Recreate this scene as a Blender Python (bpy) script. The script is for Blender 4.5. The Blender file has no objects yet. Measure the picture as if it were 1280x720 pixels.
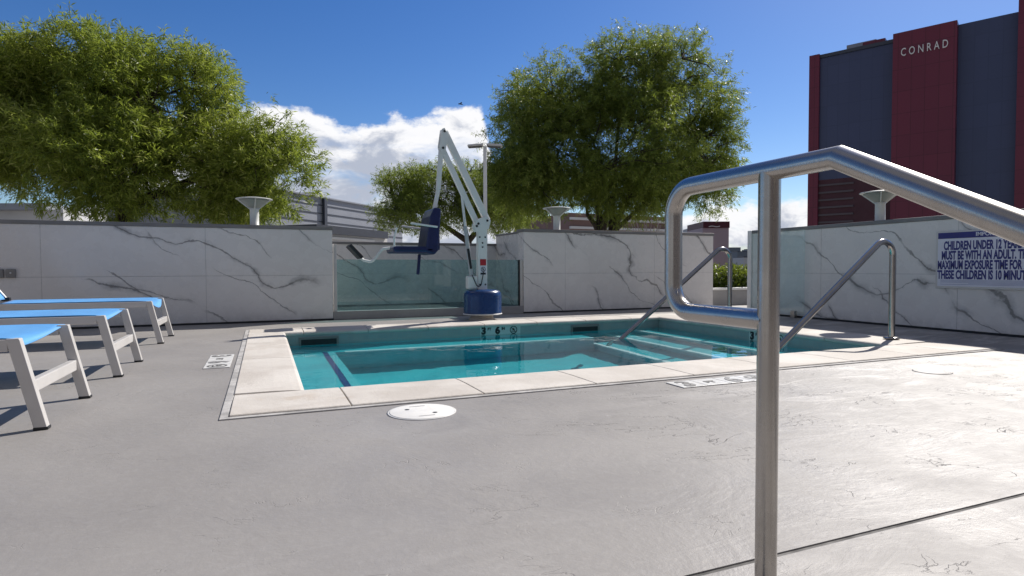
import bpy, math, random
import numpy as np
from mathutils import Vector, Matrix
R = math.radians
rnd = random.Random(11)
scene = bpy.context.scene
col = scene.collection

# ------------------------------------------------------------------ camera
cam_d = bpy.data.cameras.new('camera')
cam = bpy.data.objects.new('camera', cam_d); col.objects.link(cam)
YAW, PIT, ROL = R(22.47), R(1.85), R(-.215)
F = Vector((math.sin(YAW)*math.cos(PIT), math.cos(YAW)*math.cos(PIT), -math.sin(PIT)))
RX = Vector((math.cos(YAW), -math.sin(YAW), 0)); UP = RX.cross(F)
R2 = RX*math.cos(ROL)+UP*math.sin(ROL); U2 = -RX*math.sin(ROL)+UP*math.cos(ROL)
m = Matrix((R2, U2, -F)).transposed().to_4x4(); m.translation = Vector((0, 0, .62))
cam.matrix_world = m
cam_d.sensor_width = 36; cam_d.lens = 750/1280*36
cam_d.clip_start = .02; cam_d.clip_end = 9000
scene.camera = cam

# ------------------------------------------------------------------ view, sun, sky
scene.view_settings.view_transform = 'Standard'
scene.view_settings.look = 'None'
scene.view_settings.exposure = 0.20
scene.view_settings.gamma = 1
scene.view_settings.use_curve_mapping = False
scene.render.engine = 'CYCLES'
scene.cycles.use_denoising = True
scene.cycles.max_bounces = 10
scene.cycles.transparent_max_bounces = 24
scene.cycles.caustics_refractive = True
scene.cycles.sample_clamp_indirect = 6

SUN_EL = R(41.5)
SDIR = Vector((.892, .452, 0)).normalized()*math.cos(SUN_EL)+Vector((0, 0, math.sin(SUN_EL)))
sd = bpy.data.lights.new('sun', 'SUN'); sd.energy = 4.9; sd.angle = R(.5); sd.color = (1, .945, .87)
sun = bpy.data.objects.new('sun', sd); col.objects.link(sun)
sun.rotation_euler = SDIR.to_track_quat('Z', 'Y').to_euler(); sun.location = (20, 10, 30)
try: sd.cycles.is_caustics_light = True
except Exception as e: print('caustic light', e)

W = bpy.data.worlds.new('World'); scene.world = W; W.use_nodes = True
nt = W.node_tree; N = nt.nodes; L = nt.links; N.clear()
class G:
    """tiny node-graph writer"""
    def __init__(s, nt): s.nt = nt; s.N = nt.nodes; s.L = nt.links
    def n(s, t, **k):
        o = s.N.new(t)
        for a, b in k.items(): setattr(o, a, b)
        return o
    def put(s, sock, v):
        if hasattr(v, 'is_output') or isinstance(v, bpy.types.NodeSocket): s.L.new(v, sock)
        elif v is not None:
            if sock.type == 'RGBA' and len(v) == 3: v = (*v, 1)
            sock.default_value = v
    def math(s, op, a, b=None, c=None, clamp=False):
        o = s.n('ShaderNodeMath', operation=op, use_clamp=clamp)
        s.put(o.inputs[0], a)
        if b is not None: s.put(o.inputs[1], b)
        if c is not None: s.put(o.inputs[2], c)
        return o.outputs[0]
    def ramp(s, v, a, b, lo=0., hi=1., smooth=True):
        o = s.n('ShaderNodeMapRange'); o.interpolation_type = 'SMOOTHSTEP' if smooth else 'LINEAR'; o.clamp = True
        for i, x in enumerate((v, a, b, lo, hi)): s.put(o.inputs[i], x)
        return o.outputs[0]
    def noise(s, vec, scale, detail=4, rough=.55, dist=0.):
        o = s.n('ShaderNodeTexNoise'); s.put(o.inputs['Vector'], vec)
        o.inputs['Scale'].default_value = scale; o.inputs['Detail'].default_value = detail
        o.inputs['Roughness'].default_value = rough; o.inputs['Distortion'].default_value = dist
        return o.outputs['Fac']
    def mix(s, f, a, b, bt='MIX'):
        o = s.n('ShaderNodeMix', data_type='RGBA', blend_type=bt)
        s.put(o.inputs[0], f); s.put(o.inputs[6], a); s.put(o.inputs[7], b)
        return o.outputs[2]
    def xyz(s, x, y, z):
        o = s.n('ShaderNodeCombineXYZ')
        for i, v in enumerate((x, y, z)): s.put(o.inputs[i], v)
        return o.outputs[0]
    def sep(s, v):
        o = s.n('ShaderNodeSeparateXYZ'); s.L.new(v, o.inputs[0]); return o.outputs
    def bump(s, h, dist, strength=1.):
        o = s.n('ShaderNodeBump'); o.inputs['Distance'].default_value = dist; o.inputs['Strength'].default_value = strength
        s.L.new(h, o.inputs['Height']); return o.outputs[0]
    def opos(s): return s.n('ShaderNodeTexCoord').outputs['Object']
    def gpos(s): return s.n('ShaderNodeNewGeometry').outputs['Position']

g = G(nt)
sky = g.n('ShaderNodeTexSky', sky_type='NISHITA'); sky.sun_disc = False
sky.sun_elevation = SUN_EL; sky.sun_rotation = math.atan2(SDIR.x, SDIR.y)
sky.air_density = 1.0; sky.dust_density = .35; sky.ozone_density = 2.2; sky.altitude = 600
dv = g.n('ShaderNodeTexCoord').outputs['Generated']
dx, dy, dz = g.sep(dv)
az = g.math('MULTIPLY', g.math('ARCTAN2', dx, dy), 57.2958)
el = g.math('MULTIPLY', g.math('ARCSINE', dz), 57.2958)
# cloud banks standing low over the horizon
cv = g.xyz(dx, dy, g.math('MULTIPLY', dz, 1.7))
n1 = g.noise(cv, 5.5, 9, .58, .2)
n2 = g.noise(cv, 17, 6, .6, .1)
bankA = g.math('MULTIPLY', g.ramp(az, -16, 0), g.ramp(az, 23, 19))
topel = g.math('ADD', g.math('MULTIPLY', bankA, 9.6), g.math('ADD', 4.6, g.math('MULTIPLY', g.ramp(az, 30, 40), 1.6)))
hh = g.math('SUBTRACT', topel, el)
edge = g.math('ADD', hh, g.math('ADD', g.math('MULTIPLY', g.math('SUBTRACT', n1, .5), 9.), g.math('MULTIPLY', g.math('SUBTRACT', n2, .5), 5.)))
mask = g.ramp(edge, -.1, 1.2)
hole = g.ramp(g.noise(g.xyz(dx, dy, g.math('MULTIPLY', dz, 3.)), 9., 7, .6, .5), .50, .66)
mask = g.math('MULTIPLY', mask, g.math('SUBTRACT', 1., g.math('MULTIPLY', hole, g.math('MULTIPLY', g.ramp(hh, 1., 5.), .5))))
# pale broken overcast added out of view, behind and overhead, as neutral fill light
rr0 = g.n('ShaderNodeVectorMath', operation='DOT_PRODUCT'); L.new(dv, rr0.inputs[0]); rr0.inputs[1].default_value = (-.30, -.72, .62)
backm = g.math('MULTIPLY', g.ramp(rr0.outputs['Value'], -.02, .35), g.ramp(g.noise(cv, 2.2, 8, .6, .3), .36, .52))
# a thin wisp
wis = g.math('MULTIPLY', g.ramp(g.noise(g.xyz(dx, dy, g.math('MULTIPLY', dz, 6.)), 4., 6, .6, .2), .62, .8), g.math('MULTIPLY', g.ramp(el, 9, 12), g.ramp(el, 17, 14)))
mask = g.math('MAXIMUM', mask, g.math('MULTIPLY', wis, .45))
# lit tops and grey bellies of the cloud from its own density field
dens = g.noise(g.xyz(g.math('SUBTRACT', dx, .02), dy, g.math('MULTIPLY', g.math('ADD', dz, .03), 1.9)), 11, 9, .62, .5)
shade = g.math('ADD', g.ramp(edge, 4.5, .5), g.math('MULTIPLY', g.math('SUBTRACT', dens, .48), 3.6))
shade = g.ramp(shade, -.1, .9)
ccol = g.mix(shade, (5.2, 5.7, 6.9), (11., 11., 11.2))
hsv = g.n('ShaderNodeHueSaturation'); hsv.inputs['Saturation'].default_value = 1.34; hsv.inputs['Hue'].default_value = .512
L.new(sky.outputs[0], hsv.inputs['Color']); hsv.inputs['Value'].default_value = 1.2
out = g.mix(mask, hsv.outputs[0], ccol)
out = g.mix(g.math('MULTIPLY', backm, .8), out, (3.0, 2.85, 2.65))
bg = g.n('ShaderNodeBackground'); L.new(out, bg.inputs[0]); bg.inputs[1].default_value = .078
wo = g.n('ShaderNodeOutputWorld'); L.new(bg.outputs[0], wo.inputs[0])

# ------------------------------------------------------------------ object helpers
def tag(o, label=None, cat=None, group=None, kind=None):
    if label: o['label'] = label
    if cat: o['category'] = cat
    if group: o['group'] = group
    if kind: o['kind'] = kind
    return o
def empty(name, loc, label, cat, group=None, rz=0.):
    o = bpy.data.objects.new(name, None); col.objects.link(o)
    o.location = loc; o.rotation_euler.z = rz; o.empty_display_size = .1
    return tag(o, label, cat, group)
class MB:
    def __init__(s): s.v = []; s.f = []; s.sm = []
    def add(s, vs, fs, smooth=False):
        b = len(s.v); s.v += [tuple(v) for v in vs]
        s.f += [tuple(b+i for i in f) for f in fs]; s.sm += [smooth]*len(fs); return s
    def box(s, a, b, M=None):
        (x0, y0, z0), (x1, y1, z1) = a, b
        vs = [Vector(p) for p in ((x0,y0,z0),(x1,y0,z0),(x1,y1,z0),(x0,y1,z0),(x0,y0,z1),(x1,y0,z1),(x1,y1,z1),(x0,y1,z1))]
        if M: vs = [M@v for v in vs]
        return s.add(vs, [(0,3,2,1),(4,5,6,7),(0,1,5,4),(1,2,6,5),(2,3,7,6),(3,0,4,7)])
    def bar(s, p, q, w, h, up=(0, 0, 1)):
        """rectangular bar p->q, w across, h along 'up'"""
        p = Vector(p); q = Vector(q); d = (q-p); l = d.length; d.normalize()
        u = Vector(up); sd_ = d.cross(u).normalized(); u = sd_.cross(d).normalized()
        vs = [p+sd_*a*w/2+u*b*h/2+d*t*l for t in (0, 1) for (a, b) in ((-1,-1),(1,-1),(1,1),(-1,1))]
        return s.add(vs, [(0,1,2,3),(7,6,5,4),(0,4,5,1),(1,5,6,2),(2,6,7,3),(3,7,4,0)])
    def tube(s, pts, r, seg=12, cap=True):
        pts = [Vector(p) for p in pts]; n = len(pts)
        rs = r if isinstance(r, (list, tuple)) else [r]*n
        t0 = (pts[1]-pts[0]).normalized()
        a = t0.orthogonal().normalized(); vs = []
        for i, p in enumerate(pts):
            t = (pts[min(i+1, n-1)]-pts[max(i-1, 0)]).normalized()
            a = (a-t*a.dot(t)).normalized(); b = t.cross(a)
            for k in range(seg):
                th = 2*math.pi*k/seg
                vs.append(p+(a*math.cos(th)+b*math.sin(th))*rs[i])
        fs = [(i*seg+k, i*seg+(k+1)%seg, (i+1)*seg+(k+1)%seg, (i+1)*seg+k) for i in range(n-1) for k in range(seg)]
        s.add(vs, fs, True)
        if cap: s.add(vs[:seg], [tuple(reversed(range(seg)))]); s.add(vs[-seg:], [tuple(range(seg))])
        return s
    def lathe(s, prof, c=(0, 0, 0), seg=40, sx=1., sy=1., smooth=True, M=None):
        vs = []; n = len(prof)
        for (r, z) in prof:
            for k in range(seg):
                th = 2*math.pi*k/seg
                v = Vector((r*math.cos(th)*sx, r*math.sin(th)*sy, z))
                if M: v = M@v
                vs.append(v+Vector(c))
        fs = [(i*seg+k, i*seg+(k+1)%seg, (i+1)*seg+(k+1)%seg, (i+1)*seg+k) for i in range(n-1) for k in range(seg)]
        s.add(vs, fs, smooth)
        s.add(vs[:seg], [tuple(reversed(range(seg)))]); s.add(vs[-seg:], [tuple(range(seg))])
        return s
    def prism(s, poly, y0, y1, M=None):
        """poly in (x,z), extruded along y"""
        n = len(poly)
        vs = [Vector((x, y0, z)) for x, z in poly]+[Vector((x, y1, z)) for x, z in poly]
        if M: vs = [M@v for v in vs]
        fs = [tuple(range(n)), tuple(reversed(range(n, 2*n)))]+[(i, i+n, (i+1)%n+n, (i+1)%n) for i in range(n)]
        return s.add(vs, fs)
    def build(s, name, mat, parent=None, bevel=0., seg=2, fix=True):
        me = bpy.data.meshes.new(name)
        org = Vector(parent.get('_w', (0, 0, 0))) if parent else Vector()
        me.from_pydata(s.v, [], s.f); me.materials.append(mat)
        me.polygons.foreach_set('use_smooth', s.sm)
        if fix:
            import bmesh
            bm = bmesh.new(); bm.from_mesh(me); bmesh.ops.remove_doubles(bm, verts=bm.verts, dist=1e-5)
            bmesh.ops.recalc_face_normals(bm, faces=bm.faces); bm.to_mesh(me); bm.free()
        o = bpy.data.objects.new(name, me); col.objects.link(o)
        if parent: o.parent = parent
        if bevel:
            b = o.modifiers.new('bevel', 'BEVEL'); b.width = bevel; b.segments = seg; b.limit_method = 'ANGLE'; b.angle_limit = R(40)
            b.harden_normals = False
        return o
def arc(c, r, a0, a1, n, ax=(1, 0, 0), ay=(0, 0, 1)):
    c = Vector(c); ax = Vector(ax); ay = Vector(ay)
    return [c+ax*r*math.cos(R(a0+(a1-a0)*i/n))+ay*r*math.sin(R(a0+(a1-a0)*i/n)) for i in range(n+1)]
def fillet(pts, r, n=8):
    """round the inner corners of a polyline"""
    pts = [Vector(p) for p in pts]; o = [pts[0]]
    rr = r if isinstance(r, (list, tuple)) else [r]*len(pts)
    for i in range(1, len(pts)-1):
        p = pts[i]; a = (pts[i-1]-p).normalized(); b = (pts[i+1]-p).normalized(); ri = rr[i]
        if ri <= 0: o.append(p); continue
        ang = a.angle(b); t = ri/math.tan(ang/2); c = p+(a+b).normalized()*(ri/math.sin(ang/2))
        s0 = p+a*t-c; s1 = p+b*t-c; th = s0.angle(s1)
        for k in range(n+1):
            w = k/n
            o.append(c+(s0*math.sin((1-w)*th)+s1*math.sin(w*th))/math.sin(th))
    o.append(pts[-1]); return o
def text_mesh(name, txt, size, mat, parent, M, sx=1., bold=0., depth=.001, spacing=1., align='LEFT'):
    cu = bpy.data.curves.new(name, 'FONT'); cu.body = txt; cu.size = size; cu.offset = bold; cu.extrude = depth
    cu.space_character = spacing; cu.align_x = align; cu.resolution_u = 3
    t = bpy.data.objects.new('tmp_text', cu); col.objects.link(t)
    dg = bpy.context.evaluated_depsgraph_get(); dg.update()
    me = bpy.data.meshes.new_from_object(t.evaluated_get(dg)); me.name = name
    bpy.data.objects.remove(t)
    S = Matrix.Diagonal((sx, 1, 1, 1)); me.transform(M@S)
    me.materials.clear(); me.materials.append(mat)
    o = bpy.data.objects.new(name, me); col.objects.link(o); o.parent = parent
    return o

# ------------------------------------------------------------------ materials
MATS = {}
def pbr(name, color, rough=.6, metal=0., spec=.5, var=.06, vscale=6., bump=0., bscale=30., coat=0., coord='pos', grime=0.):
    if name in MATS: return MATS[name]
    m = bpy.data.materials.new(name); m.use_nodes = True; g = G(m.node_tree)
    b = g.N['Principled BSDF']; p = g.gpos()
    n = g.noise(p, vscale, 5, .6)
    c = g.mix(g.ramp(n, .3, .7), tuple(x*(1-var) for x in color), tuple(min(1, x*(1+var)) for x in color))
    if grime:
        n2 = g.ramp(g.noise(p, vscale*.6, 8, .7, .4), .5, .75)
        c = g.mix(g.math('MULTIPLY', n2, grime), c, tuple(x*.45 for x in color))
    g.put(b.inputs['Base Color'], c)
    g.put(b.inputs['Roughness'], g.ramp(g.noise(p, vscale*2.3, 4), .3, .7, rough*.88, min(1, rough*1.12)))
    b.inputs['Metallic'].default_value = metal; b.inputs['Specular IOR Level'].default_value = spec
    b.inputs['Coat Weight'].default_value = coat
    if bump: g.put(b.inputs['Normal'], g.bump(g.noise(p, bscale, 6, .6), bump))
    MATS[name] = m; return m

def deck_material():
    m = bpy.data.materials.new('deck_coating'); m.use_nodes = True; g = G(m.node_tree); b = g.N['Principled BSDF']
    p = g.gpos(); x, y, z = g.sep(p)
    big = g.noise(p, .55, 6, .6, .4); mid = g.noise(p, 2.6, 7, .65, .5); fine = g.noise(p, 38, 5, .7)
    c = g.mix(g.ramp(big, .32, .68), (.262, .248, .238), (.318, .303, .29))
    # pale worn patches, mostly on the walked right-hand side
    wear = g.math('ADD', g.ramp(x, .9, 3.6), g.math('MULTIPLY', g.ramp(y, 1.6, .7), .35))
    st = g.noise(g.xyz(g.math('MULTIPLY', x, .7), g.math('MULTIPLY', y, 2.2), z), 2.4, 9, .68, 1.1)
    worn = g.math('MULTIPLY', g.ramp(st, .47, .64), g.math('MULTIPLY', wear, .7))
    c = g.mix(worn, c, (.56, .54, .52))
    c = g.mix(g.math('MULTIPLY', g.ramp(g.noise(p, 3.4, 8, .7, .9), .66, .76), .4), c, (.44, .44, .445))
    # chalky ring left around the round lid
    d = g.math('SQRT', g.math('ADD', g.math('POWER', g.math('SUBTRACT', x, .58), 2.), g.math('POWER', g.math('MULTIPLY', g.math('SUBTRACT', y, 2.36), 1.15), 2.)))
    d = g.math('ADD', d, g.math('MULTIPLY', g.math('SUBTRACT', mid, .5), .35))
    c = g.mix(g.math('MULTIPLY', g.math('MULTIPLY', g.ramp(d, .36, .22), g.ramp(mid, .35, .6)), .14), c, (.45, .45, .45))
    # dark scuffs
    sc = g.noise(p, 1.3, 9, .75, .6)
    c = g.mix(g.math('MULTIPLY', g.ramp(sc, .6, .72), .38), c, (.17, .168, .17))
    # broken trowel ridges and hairline cracks with real relief
    def ridge(scale, w, dist, off):
        q = g.xyz(g.math('ADD', x, off), g.math('MULTIPLY', y, 1.35), 0.)
        n = g.noise(q, scale, 5, .6, dist)
        return g.ramp(g.math('ABSOLUTE', g.math('SUBTRACT', n, .5)), w, 0.)
    r1 = g.math('MULTIPLY', ridge(1.9, .0035, 1.2, 0.), g.ramp(g.noise(p, 2.3, 4, .6), .53, .6))
    r2 = g.math('MULTIPLY', ridge(4.2, .012, 1.6, 7.), g.ramp(g.noise(p, 3.6, 5, .6, .4), .55, .62))
    cr = g.math('MAXIMUM', r1, g.math('MULTIPLY', r2, .35))
    wearm = g.math('ADD', .22, g.math('MULTIPLY', g.ramp(x, .6, 2.), .5))
    cr = g.math('MULTIPLY', cr, wearm)
    c = g.mix(g.math('MULTIPLY', cr, .18), c, (.14, .135, .13))
    c = g.mix(g.math('MULTIPLY', g.math('SUBTRACT', fine, .5), .35), c, (.6, .6, .6))
    g.put(b.inputs['Base Color'], c)
    g.put(b.inputs['Roughness'], g.ramp(mid, .3, .7, .46, .62))
    b.inputs['Specular IOR Level'].default_value = .42
    h = g.math('ADD', g.math('MULTIPLY', cr, -1.), g.math('ADD', g.math('MULTIPLY', mid, .9), g.math('ADD', g.math('MULTIPLY', fine, .16), g.math('MULTIPLY', g.math('MULTIPLY', g.noise(g.xyz(g.math('MULTIPLY', x, .6), g.math('MULTIPLY', y, 1.6), 0.), 9., 8, .7, 1.2), wear), .55))))
    h = g.math('ADD', h, g.math('MULTIPLY', worn, .35))
    g.put(b.inputs['Normal'], g.bump(h, .008, .9))
    return m
DECK = deck_material()

def marble_material():
    m = bpy.data.materials.new('marble_tile'); m.use_nodes = True; g = G(m.node_tree); b = g.N['Principled BSDF']
    x, y, z = g.sep(g.gpos()); s = g.math('SUBTRACT', x, y)
    a = R(24)
    u = g.math('SUBTRACT', g.math('MULTIPLY', s, math.cos(a)), g.math('MULTIPLY', z, math.sin(a)))
    v = g.math('ADD', g.math('MULTIPLY', s, math.sin(a)), g.math('MULTIPLY', z, math.cos(a)))
    def veins(ang, freq, seed, amp, w, lo, hi, mscale):
        # long wandering lines running along 'ang', broken up by a coarse mask, width varying along their run
        ca, sa = math.cos(R(ang)), math.sin(R(ang))
        uu = g.math('SUBTRACT', g.math('MULTIPLY', s, ca), g.math('MULTIPLY', z, sa))
        vv = g.math('ADD', g.math('MULTIPLY', s, sa), g.math('MULTIPLY', z, ca))
        wob = g.math('MULTIPLY', g.math('SUBTRACT', g.noise(g.xyz(uu, g.math('MULTIPLY', vv, .8), seed), .85, 2, .5), .5), amp)
        jag = g.math('MULTIPLY', g.math('SUBTRACT', g.noise(g.xyz(uu, vv, seed+3.), 5.5, 5, .6), .5), amp*.11)
        t = g.math('ADD', g.math('MULTIPLY', vv, freq), g.math('ADD', wob, jag))
        d = g.math('ABSOLUTE', g.math('SUBTRACT', g.math('FRACT', t), .5))
        wid = g.ramp(g.noise(g.xyz(uu, vv, seed+7.), 3.2, 4, .6), .35, .7, w*.25, w)
        mk = g.ramp(g.noise(g.xyz(g.math('MULTIPLY', uu, .75), g.math('MULTIPLY', vv, 1.3), seed+11.), mscale, 3, .55), lo, hi)
        core = g.math('MULTIPLY', g.ramp(g.math('DIVIDE', d, wid), 1., .3), mk)
        halo = g.math('MULTIPLY', g.math('MULTIPLY', g.ramp(g.math('DIVIDE', d, wid), 4.5, .5), mk), g.ramp(g.noise(g.xyz(uu, vv, seed+17.), 2.6, 4, .6), .42, .62))
        return core, halo
    core, halo = veins(24, 1.35, 3.7, 1.7, .036, .43, .52, 1.0)
    core2, halo2 = veins(36, 2.0, 21.3, 2.1, .032, .45, .53, 1.25)
    cloud = g.ramp(g.noise(g.xyz(g.math('MULTIPLY', u, .6), v, 2.), 1.3, 4, .55, .6), .35, .7)
    c = g.mix(g.math('MULTIPLY', cloud, .5), (.80, .775, .745), (.67, .65, .625))
    c = g.mix(g.math('MULTIPLY', g.math('MAXIMUM', halo, g.math('MULTIPLY', halo2, .8)), .62), c, (.27, .27, .275))
    c = g.mix(g.math('MULTIPLY', g.math('MAXIMUM', core, core2), .72), c, (.13, .125, .12))
    # slab joints
    br = g.n('ShaderNodeTexBrick'); br.offset = 0
    g.put(br.inputs['Vector'], g.xyz(g.math('ADD', s, 20.35), g.math('ADD', z, .43), 0.))
    br.inputs['Scale'].default_value = 1; br.inputs['Brick Width'].default_value = 1.52; br.inputs['Row Height'].default_value = .98
    br.inputs['Mortar Size'].default_value = .0022; br.inputs['Mortar Smooth'].default_value = 0
    c = g.mix(g.math('MULTIPLY', br.outputs['Fac'], .5), c, (.25, .25, .25))
    # splash dirt creeping up from the deck
    dirt = g.math('MULTIPLY', g.ramp(z, .16, .0), g.ramp(g.noise(g.gpos(), 5, 6, .7), .35, .7))
    c = g.mix(g.math('MULTIPLY', dirt, .35), c, (.25, .23, .21))
    g.put(b.inputs['Base Color'], c)
    g.put(b.inputs['Roughness'], g.ramp(g.noise(g.gpos(), 7, 4), .3, .7, .2, .34))
    b.inputs['Specular IOR Level'].default_value = .5
    g.put(b.inputs['Normal'], g.bump(br.outputs['Fac'], -.0015))
    return m
MARBLE = marble_material()

def coping_material():
    m = bpy.data.materials.new('cast_coping'); m.use_nodes = True; g = G(m.node_tree); b = g.N['Principled BSDF']
    p = g.gpos()
    c = g.mix(g.ramp(g.noise(p, 2.2, 6, .6, .5), .35, .68), (.52, .48, .435), (.65, .615, .57))
    c = g.mix(g.math('MULTIPLY', g.ramp(g.noise(p, 9, 8, .75, .8), .58, .72), .35), c, (.42, .38, .34))
    c = g.mix(g.math('MULTIPLY', g.ramp(g.noise(p, 60, 3, .7), .6, .75), .35), c, (.35, .33, .3))
    c = g.mix(g.math('MULTIPLY', g.ramp(g.noise(p, 1.4, 7, .7, 1.2), .56, .68), .35), c, (.44, .34, .25))
    g.put(b.inputs['Base Color'], c); b.inputs['Roughness'].default_value = .75
    g.put(b.inputs['Normal'], g.bump(g.math('ADD', g.noise(p, 45, 6, .7), g.math('MULTIPLY', g.noise(p, 5, 4), .8)), .003))
    return m
COPING = coping_material()

def steel_material(name, rough=.3, c=(.56, .55, .54), along='z'):
    m = bpy.data.materials.new(name); m.use_nodes = True; g = G(m.node_tree); b = g.N['Principled BSDF']
    x, y, z = g.sep(g.gpos())
    st = g.noise(g.xyz(g.math('MULTIPLY', x, 900.), g.math('MULTIPLY', y, 900. if along == 'z' else 6.), g.math('MULTIPLY', z, 6. if along == 'z' else 900.)), 1., 3, .6)
    sm = g.noise(g.gpos(), 9, 6, .65, .4)
    g.put(b.inputs['Base Color'], g.mix(g.ramp(sm, .35, .7), c, tuple(k*.86 for k in c)))
    b.inputs['Metallic'].default_value = 1
    g.put(b.inputs['Roughness'], g.math('ADD', g.math('MULTIPLY', sm, .12), g.math('ADD', rough-.1, g.math('MULTIPLY', st, .08))))
    g.put(b.inputs['Normal'], g.bump(st, .00012, .5))
    return m
STEEL = steel_material('brushed_steel', .27, (.50, .475, .445))
STEEL2 = steel_material('polished_steel', .2, (.42, .41, .40))

def glass_material(name, tint, fac=.0, gloss=1., film=(.42, .56, .56)):
    m = bpy.data.materials.new(name); m.use_nodes = True; g = G(m.node_tree); g.N.remove(g.N['Principled BSDF'])
    t = g.n('ShaderNodeBsdfTransparent'); t.inputs[0].default_value = (*tint, 1)
    gl = g.n('ShaderNodeBsdfGlossy'); gl.inputs['Roughness'].default_value = .02; gl.inputs['Color'].default_value = (1, 1, 1, 1)
    fr = g.n('ShaderNodeFresnel'); fr.inputs[0].default_value = 1.5
    face = g.math('SUBTRACT', 1., g.n('ShaderNodeNewGeometry').outputs['Backfacing'])
    df = g.n('ShaderNodeBsdfDiffuse'); df.inputs[0].default_value = (*film, 1)
    # film of dried splashes and dust on the pane
    flm = g.math('MULTIPLY', g.ramp(g.noise(g.gpos(), 2.6, 7, .65, .6), .3, .75), fac)
    m1 = g.n('ShaderNodeMixShader'); g.L.new(flm, m1.inputs[0]); g.L.new(t.outputs[0], m1.inputs[1]); g.L.new(df.outputs[0], m1.inputs[2])
    m2 = g.n('ShaderNodeMixShader'); g.L.new(g.math('MULTIPLY', g.math('MULTIPLY', fr.outputs[0], face), gloss), m2.inputs[0])
    g.L.new(m1.outputs[0], m2.inputs[1]); g.L.new(gl.outputs[0], m2.inputs[2])
    g.L.new(m2.outputs[0], g.N['Material Output'].inputs[0])
    return m
TEALGLASS = glass_material('teal_glass', (.72, .88, .88), .30, film=(.36, .48, .49))
PALEGLASS = glass_material('pale_glass', (.94, .985, .99), .14, film=(.72, .86, .88))

def plaster(name, ca, cb):
    m = bpy.data.materials.new(name); m.use_nodes = True; g = G(m.node_tree); b = g.N['Principled BSDF']
    p = g.gpos()
    c = g.mix(g.ramp(g.noise(p, 2.5, 6, .6, .5), .35, .65), ca, cb)
    g.put(b.inputs['Base Color'], c); b.inputs['Roughness'].default_value = .7
    return m
BASIN = plaster('pool_plaster', (.006, .46, .54), (.016, .56, .63))
STEPL = plaster('pool_edge', (.05, .55, .62), (.07, .6, .66))
STEPM = plaster('pool_nosing', (.6, .9, .92), (.66, .92, .94))

def tile_mat(name, ca, cb, size=.025, grout=(.3, .33, .33)):
    m = bpy.data.materials.new(name); m.use_nodes = True; g = G(m.node_tree); b = g.N['Principled BSDF']
    x, y, z = g.sep(g.gpos())
    br = g.n('ShaderNodeTexBrick'); br.offset = 0
    g.put(br.inputs['Vector'], g.xyz(g.math('ADD', x, y), z, 0.))
    br.inputs['Scale'].default_value = 1; br.inputs['Brick Width'].default_value = size*2; br.inputs['Row Height'].default_value = size*2
    br.inputs['Mortar Size'].default_value = .0015; br.inputs['Bias'].default_value = 0
    br.inputs['Color1'].default_value = (*ca, 1); br.inputs['Color2'].default_value = (*cb, 1); br.inputs['Mortar'].default_value = (*grout, 1)
    st = g.ramp(g.noise(g.gpos(), 4, 5, .6), .35, .7)
    st = g.math('MAXIMUM', st, g.math('MULTIPLY', g.ramp(g.math('ABSOLUTE', g.math('ADD', z, .108)), .012, .002), g.ramp(g.noise(g.gpos(), 11, 4, .7), .35, .6)))
    g.put(b.inputs['Base Color'], g.mix(g.math('MULTIPLY', st, .35), br.outputs['Color'], (.36, .36, .32)))
    b.inputs['Roughness'].default_value = .25
    return m
BAND = tile_mat('waterline_tile', (.27, .36, .37), (.24, .33, .345))

def water_material():
    m = bpy.data.materials.new('pool_water'); m.use_nodes = True; g = G(m.node_tree); g.N.remove(g.N['Principled BSDF'])
    w = g.n('ShaderNodeBsdfGlass'); w.inputs['IOR'].default_value = 1.33; w.inputs['Roughness'].default_value = 0
    w.inputs['Color'].default_value = (.96, .99, 1, 1)
    x, y, z = g.sep(g.gpos())
    h = g.math('ADD', g.noise(g.gpos(), 2.2, 2, .5, .3), g.math('MULTIPLY', g.noise(g.gpos(), 9, 2, .5), .16))
    g.put(w.inputs['Normal'], g.bump(h, .007, 1.))
    g.L.new(w.outputs[0], g.N['Material Output'].inputs[0])
    return m
WATER = water_material()

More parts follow.
